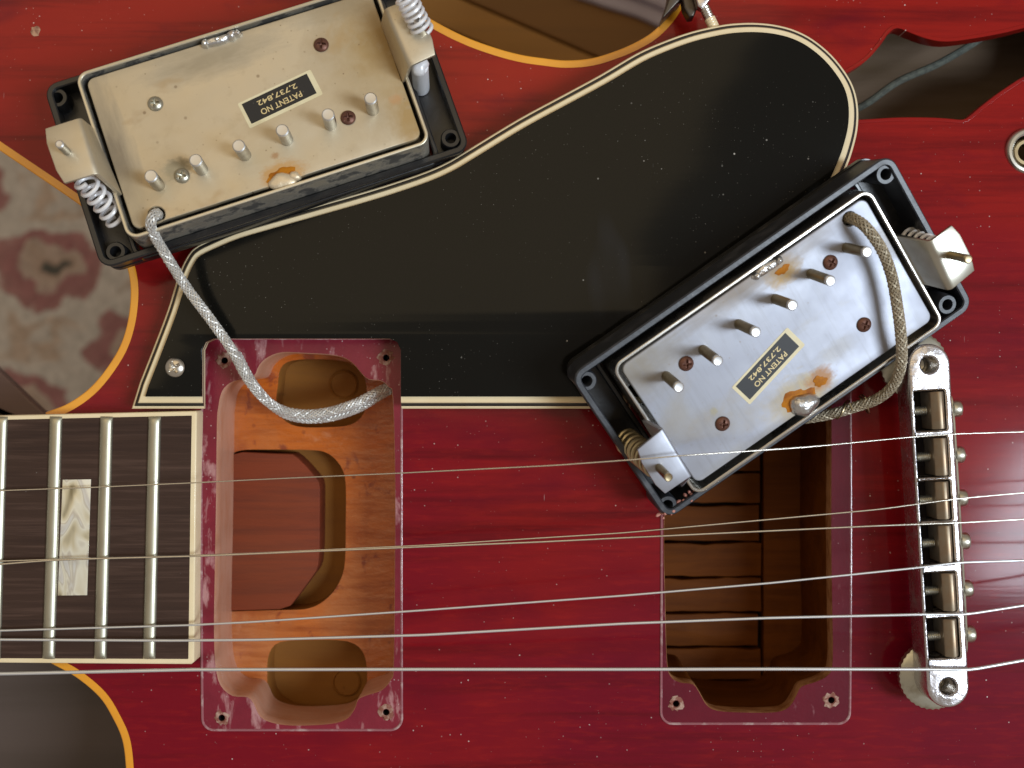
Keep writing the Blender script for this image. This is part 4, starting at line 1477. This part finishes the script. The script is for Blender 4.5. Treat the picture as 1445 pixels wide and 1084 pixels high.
c1, L1, H1, ring1, plate1, cov1, ch1 = pickup_core(
    N1, [(104, 113), (185, 343), (607, 196), (526, -34)], PW, COVER_WARM, COVER_RIM,
    [(213, 248.5), (275.5, 226), (338, 205), (399, 183), (462, 161), (523, 139.5)], pole_me(PL1, 1.35, POLE_STEEL, POLE_TIP), PL1,
    [(218, 145, PH_GREY), (453, 62, PH_RUST), (256, 247, PH_GREY), (491, 165, PH_RUST)],
    (221, 303), [(341, 147), (433, 104), (446.6, 131.5), (355, 175)],
    [(58, 132), (150, 384), (664, 205), (570, -48)], [(81, 138), (163, 355), (636, 195), (556, -30)], 9.5, 6.5)
# solder tabs
q = N1.l(311, 56, WP + 0.6)
m_ = blob((q.x, q.y + 0.1, WP - 0.3), 4.3, 1.15, 1.5, 4, 30, 7)
for k, (dx, sz) in enumerate(((-3.4, 1.0), (-0.6, 0.8), (2.6, 1.25), (3.8, 0.95))):
    b_ = blob((q.x + dx, q.y + 0.15, WP - 0.1), sz, sz * 0.9, 1.1 + sz * 0.7, k, 14, 5)
    m_.add(b_.v, b_.f)
N1.part('solder', m_, SOLDER, parent=cov1)
q = N1.l(397, 256, WP + 0.6)
f_ = N1.l(396, 250, WP)
N1.part('flux', stain((f_.x, f_.y - 0.1, WP), 3.1, 2.0, 15, 0.05), FLUX, parent=plate1)
m_ = blob((q.x + 0.2, q.y + 0.1, WP - 0.1), 3.0, 1.9, 1.0, 11)
b_ = blob((q.x + 3.0, q.y + 0.3, WP - 0.1), 1.3, 1.2, 1.0, 12); m_.add(b_.v, b_.f)
N1.part('solder', m_, SOLDER_TAN, parent=cov1)
# left leg and foot
WF = 25.5
bs_ = [N1.l(133, 181, WP), N1.l(173, 275, WP)]
bn_ = [N1.l(114, 165.5, WF), N1.l(138, 244, WF)]
ft_ = [N1.l(59, 183, WF), N1.l(86, 260, WF)]
lg = N1.part('bracket_leg', leg_mb(bs_, bn_, ft_, 0.9, 1.2), PLATE_WARM); finish(lg)
q = N1.l(95, 214.5, WF)
N1.put('height_screw', pole_me(5.2, 0.85, POLE_STEEL, POLE_TIP), (q.x, q.y, WF), rot=(0.0, 0, 0.3))
# loose spring hanging under it
a_ = N1.l(118, 253, WF - 3); b_ = N1.l(166, 312, 12.5)
N1.part('spring', MB().tube(spring_pts(a_, b_, 2.15, 5.5, 16), 0.48, 8), SPRING)
# right leg with the spring stuck on top of it
bs_ = [N1.l(568, 117, WP), N1.l(537, 33, WP)]
bn_ = [N1.l(577, 94, WF), N1.l(542, 12, WF)]
ft_ = [N1.l(618.5, 75, WF), N1.l(585, -4, WF)]
lg = N1.part('bracket_leg', leg_mb(bs_, bn_, ft_, 0.9, 1.4), PLATE_WARM); finish(lg)
a_ = N1.l(597, 44, WF + 0.3); b_ = N1.l(570, -8, WF + 6.5)
N1.part('spring', MB().tube(spring_pts(a_, b_, 2.1, 6.5, 16), 0.42, 8), SPRING)
q0 = N1.l(597, 44, WF); q1 = N1.l(584, 20, WF + 5)
N1.part('height_screw', MB().tube([q0 + Vector((0, 0, -2)), q0 + Vector((0, 0, 0.5)), q0.lerp(q1, 0.9)], 1.1, 14), POLE_STEEL)
q0 = N1.l(592, 92, 18.5)
m_ = blob((q0.x, q0.y, 17.6), 2.0, 2.0, 1.8, 31, 20, 6)
m_.lathe([(1.9, 5), (1.9, 17.7)], 20, (q0.x, q0.y, 0))
N1.part('spring_end', m_, SPRING)
# braided lead of the neck pickup, into the cavity
cab = []
L0 = N1.M @ Vector((ch1.x, ch1.y, WP - 3)); cab.append(tuple(L0))
L0 = N1.M @ Vector((ch1.x + 0.1, ch1.y - 0.1, WP + 1.2)); cab.append(tuple(L0))
for px, py, z in ((213, 313, 22.5), (216, 328, 20), (233, 358, 16.5), (262, 404, 13), (297, 451, 11), (326, 492, 9.5), (352, 538, 6), (379, 568, 0.5), (412, 583, -3.5), (455, 583, -5.5), (500, 570, -7), (535, 552, -8.5), (560, 541, -9)):
    cab.append(P(px, py, z) + (z,))
pathw = spl(cab, 12)
loc_path = [N1.M.inverted() @ Vector(p) for p in pathw]
tag(N1.part('braided_lead', braid(loc_path, 0.90), [BRAID, BRAID_CORE], sharp=60), kind='stuff')
c2 = []
for px, py, z in ((334, 500, 8), (356, 540, 4), (384, 572, -1.5), (416, 589, -6), (458, 590, -8), (503, 577, -9), (538, 557, -10), (560, 545, -10.5)):
    c2.append(P(px, py, z) + (z,))
tag(N1.part('braided_lead', braid([N1.M.inverted() @ Vector(p) for p in spl(c2, 12)], 0.86), [BRAID, BRAID_CORE], sharp=60), kind='stuff')

# ---- bridge pickup, right
N2 = Pickup('bluish silver upside-down pickup with brass pole screws, beside the bridge', R(34.8), (1098, 485), 3.0, (0.165, -0.225, 0.96), WC)
PL2 = 10.0
PC = plate_cool('silver_nickel_plate', [
    st(N2, 1104, 383, 4.0, 3.0, (0.52, 0.33, 0.09), 0.85, 0.35), st(N2, 1128, 560, 7.5, 4.6, (0.56, 0.44, 0.20), 0.85, 0.3), st(N2, 1157, 536, 3.4, 2.6, (0.46, 0.20, 0.03), 0.9, 0.3),
    st(N2, 900, 522, 9, 5, (0.30, 0.27, 0.22), 0.8, 0.6), st(N2, 1060, 395, 16, 2.6, (0.30, 0.25, 0.20), 0.75, 0.6), st(N2, 1007, 581, 0.9, 0.9, (0.45, 0.40, 0.18), 0.8), st(N2, 960, 590, 3, 4, (0.42, 0.41, 0.38), 0.5, 0.5),
    st(N2, 1270, 330, 5, 4, (0.36, 0.33, 0.28), 0.6, 0.5), st(N2, 1180, 495, 5, 2, (0.55, 0.55, 0.55), 0.5, 0.4), st(N2, 1050, 640, 14, 2.0, (0.34, 0.33, 0.30), 0.6, 0.5)])
c2_, L2, H2, ring2, plate2, cov2, ch2 = pickup_core(
    N2, [(866, 514), (979, 706), (1330, 458), (1231, 262)], PC, COVER_COOL, COVER_COOL,
    [(960, 546), (1014, 507.5), (1066.5, 470), (1120, 433), (1172, 396), (1224, 358)], pole_me(PL2, 1.1, POLE_BRASS, POLE_TIP), PL2,
    [(969.5, 514, PH_RUST), (1173.5, 371, PH_RUST), (1021, 599, PH_RUST), (1221, 459, PH_RUST)],
    (1199, 309), [(1038, 544.7), (1109, 470), (1127, 488.7), (1058.5, 564.7)],
    [(805, 525), (937, 736), (1365, 441), (1270, 211)], [(828, 538), (942, 713), (1337, 430), (1250, 246)], 15.0, 11.0, 1.5)
# solder
q = N2.l(1085, 383, WP + 0.5)
f_ = N2.l(1100, 384, WP)
N2.part('flux', stain((f_.x + 0.8, f_.y, WP), 1.5, 0.9, 8, 0.10), FLUX, parent=plate2)
m_ = blob((q.x, q.y + 0.7, WP - 0.2), 3.6, 1.2, 0.9, 44, 28, 7)
for k, (dx, sz) in enumerate(((-2.6, 0.9), (0.4, 0.7), (3.0, 1.0))):
    b_ = blob((q.x + dx, q.y + 0.6, WP - 0.1), sz, sz * 0.9, 0.8 + sz * 0.5, 70 + k, 14, 5)
    m_.add(b_.v, b_.f)
N2.part('solder', m_, SOLDER, parent=cov2)
q = N2.l(1137, 572, WP + 1)
f_ = N2.l(1128, 562, WP)
N2.part('flux', stain((f_.x - 0.4, f_.y, WP), 3.7, 2.3, 9, 0.05), FLUX, parent=plate2)
f_ = N2.l(1157, 538, WP)
N2.part('flux', stain((f_.x, f_.y, WP), 1.5, 1.2, 10, 0.12), FLUX, parent=plate2)
N2.part('solder', blob((q.x, q.y, WP - 0.1), 3.3, 2.6, 2.2, 50, 24, 8), SOLDER, parent=cov2)
# lower left leg
WF2 = 25.0
bs_ = [N2.l(910, 590, WP), N2.l(966, 684, WP)]
bn_ = [N2.l(937, 604, WF2), N2.l(977, 671, WF2)]
ft_ = [N2.l(896, 638, WF2), N2.l(935, 700, WF2)]
lg = N2.part('bracket_leg', leg_mb(bs_, bn_, ft_, 0.9, 1.0), PLATE_COOL); finish(lg)
q = N2.l(930, 660, WF2)
PB2 = pole_me(7.0, 0.9, POLE_BRASS, POLE_BRASS)
N2.put('height_screw', PB2, (q.x, q.y, WF2))
foot_w = [N2.M @ v for v in bn_ + ft_]
a_ = Vector((q.x, q.y, WF2 - 1.4)); b_ = N2.l(884, 622, 10)
N2.part('spring', MB().tube(spring_pts(a_, b_, 2.5, 8, 16), 0.5, 8), SPRING_BRASS)
# right leg, leaning out
bs_ = [N2.l(1296, 400, WP), N2.l(1257, 332, WP)]
bn_ = [N2.l(1341, 411, WF2 - 1), N2.l(1311, 342, WF2 - 1)]
ft_ = [N2.l(1379, 379, WF2 - 1), N2.l(1347, 315, WF2 - 1)]
lg = N2.part('bracket_leg', leg_mb(bs_, bn_, ft_, 0.9, 1.2), LEG_COOL); finish(lg)
q = N2.l(1342, 360, WF2 - 1)
N2.put('height_screw', PB2, (q.x, q.y, WF2 - 1))
a_ = Vector((q.x, q.y, WF2 - 2.4)); b_ = N2.l(1282, 338, 10)
N2.part('spring', MB().tube(spring_pts(a_, b_, 2.4, 7, 16), 0.42, 8), SPRING)
# crumbled finish stuck to the lower corner of the ring
m_ = MB()
for k in range(26):
    t_ = k / 25
    q = N2.l(934 + 46 * t_ + random.uniform(-3, 3), 733 - 32 * t_ + random.uniform(-4, 2), 15)
    b_ = blob((q.x, q.y, 14.0 + random.uniform(-1, 0.6)), random.uniform(.25, .7), random.uniform(.25, .6), random.uniform(.3, .8), 60 + k, 8, 3)
    m_.add(b_.v, b_.f)
tag(N2.part('crumbled_finish', m_, PINKPUTTY, parent=ring2), kind='stuff')
# lead
cab = [tuple(N2.M @ Vector((ch2.x, ch2.y, WP - 3))), tuple(N2.M @ Vector((ch2.x + 0.3, ch2.y, WP + 1.0)))]
for px, py, z in ((1222, 321, 27), (1243, 350, 26), (1257, 385, 24), (1265, 425, 22), (1271, 470, 20), (1272, 510, 17), (1262, 541, 13), (1240, 562, 9), (1205, 575, 6), (1165, 586, 4), (1120, 592, 2), (1080, 590, -2), (1050, 570, -8)):
    cab.append(P(px, py, z) + (z,))
pw = spl(cab, 12)
tag(N2.part('braided_lead', braid([N2.M.inverted() @ Vector(p) for p in pw], 0.98), [BRAID_OLD, BRAID_CORE], sharp=60), kind='stuff')
for px, py, ra in ((1187, 579, 0.5), (1219, 571, -0.45)):
    o_ = P(px, py, 6.6)
    ctr = Vector((o_[0], o_[1], 6.0))
    lp = []
    for k in range(19):
        a = 2 * math.pi * k / 16
        r_ = 1.65 + 0.03 * k
        lp.append(N2.M.inverted() @ (ctr + Vector((math.sin(ra) * r_ * math.cos(a) * 1.15 + 0.04 * k, math.cos(ra) * r_ * math.cos(a) * 1.15, r_ * math.sin(a)))))
    lp.append(lp[-1] + N2.M.inverted().to_3x3() @ Vector((0.6, -1.6, 0.3)))
    N2.part('tie_wire', MB().tube(lp, 0.22, 6), BRASS)

# ------------------------------------------------------------------ strings
zfoot = max(v.z for v in foot_w) + 0.9
FZs, SZ = FZ + 1.55, BZ + 1.35
strs = [
    ([(-480, 712, FZs), (0, 692.5, FZs), (128, 688, FZs), (283, 681, 9), (360, 677, 11.5), (560, 668, 19), (780, 657, 28), (897, 648.5, zfoot), (964, 643, zfoot), (1140, 631, 24), (1284, 617, SZ), (1346, 612.5, SZ), (1460, 609, 14), (1800, 600, 12)], 0.15, STEEL, 0, 'thinnest plain string, topmost in the picture'),
    ([(-480, 806, FZs), (0, 792, FZs), (124, 788, FZs + .1), (274, 784, FZs + .4), (360, 780.5, 8.3), (600, 769.5, 11), (880, 752, 14), (1240, 719, SZ), (1294, 711.6, SZ), (1350, 704, SZ), (1460, 694, 14), (1800, 670, 12)], 0.18, STEEL, 0, None),
    ([(-480, 822, FZs + .5), (0, 796.5, FZs + .5), (60, 791.5, FZs + .5), (120, 788.8, FZs + .6), (280, 784.8, FZs + .9), (600, 771.5, 11.5), (760, 765, 13), (880, 759, 14), (1240, 742, SZ), (1350, 738, SZ), (1460, 732, 14), (1800, 716, 12)], 0.21, STEEL, 0, None),
    ([(-480, 902, FZs), (0, 890, FZs), (274, 882, FZs + .4), (360, 877.5, 8.3), (600, 861, 11), (880, 840.5, 14), (1085, 823, 16), (1297, 801, SZ), (1351, 794, SZ), (1460, 790.5, 14), (1800, 780, 12)], 0.26, WOUND, 0.30, None),
    ([(-480, 902, FZs), (0, 902.6, FZs), (240, 904, FZs + .3), (360, 903, 8.3), (600, 896, 11), (880, 880, 14), (1085, 872, 16), (1307, 867, SZ), (1361, 867.5, SZ), (1460, 852, 14), (1800, 790, 12)], 0.33, WOUND, 0.36, None),
    ([(-480, 962, FZs), (0, 951, FZs), (274, 945, FZs + .4), (600, 944.5, 11), (880, 944.5, 14), (1085, 944, 16), (1320, 944.6, SZ), (1368, 945.5, SZ), (1460, 929, 14), (1800, 860, 12)], 0.42, WOUND, 0.42, 'thickest wound string, lowest in the picture')]
for pts, r, mt, pitch, lab in strs:
    w = [P(x, y, z) + (z,) for x, y, z in pts]
    # straight runs with short bends at each support
    path = [Vector(w[0])]
    for i in range(1, len(w) - 1):
        a, b, c = Vector(w[i - 1]), Vector(w[i]), Vector(w[i + 1])
        k = min(2.5, 0.3 * (b - a).length, 0.3 * (c - b).length)
        path += [b + (a - b).normalized() * k, b * 0.5 + (b + (a - b).normalized() * k) * 0.25 + (b + (c - b).normalized() * k) * 0.25, b + (c - b).normalized() * k]
    path.append(Vector(w[-1]))
    if pitch:
        ln = [0]
        for a, b in zip(path, path[1:]): ln.append(ln[-1] + (b - a).length)
        step = pitch / 2
        q, j = [], 0
        for k in range(int(ln[-1] / step) + 1):
            s = k * step
            while j < len(ln) - 2 and ln[j + 1] < s: j += 1
            q.append(path[j].lerp(path[j + 1], (s - ln[j]) / (ln[j + 1] - ln[j])))
        o = G.part('string', MB().tube(q, r, 8, radii=[r - (0.16 * r if k % 2 else 0) for k in range(len(q))]), mt, sharp=80)
    else:
        o = G.part('string', MB().tube(path, r, 8), mt, sharp=80)
    if lab: o['label'] = lab
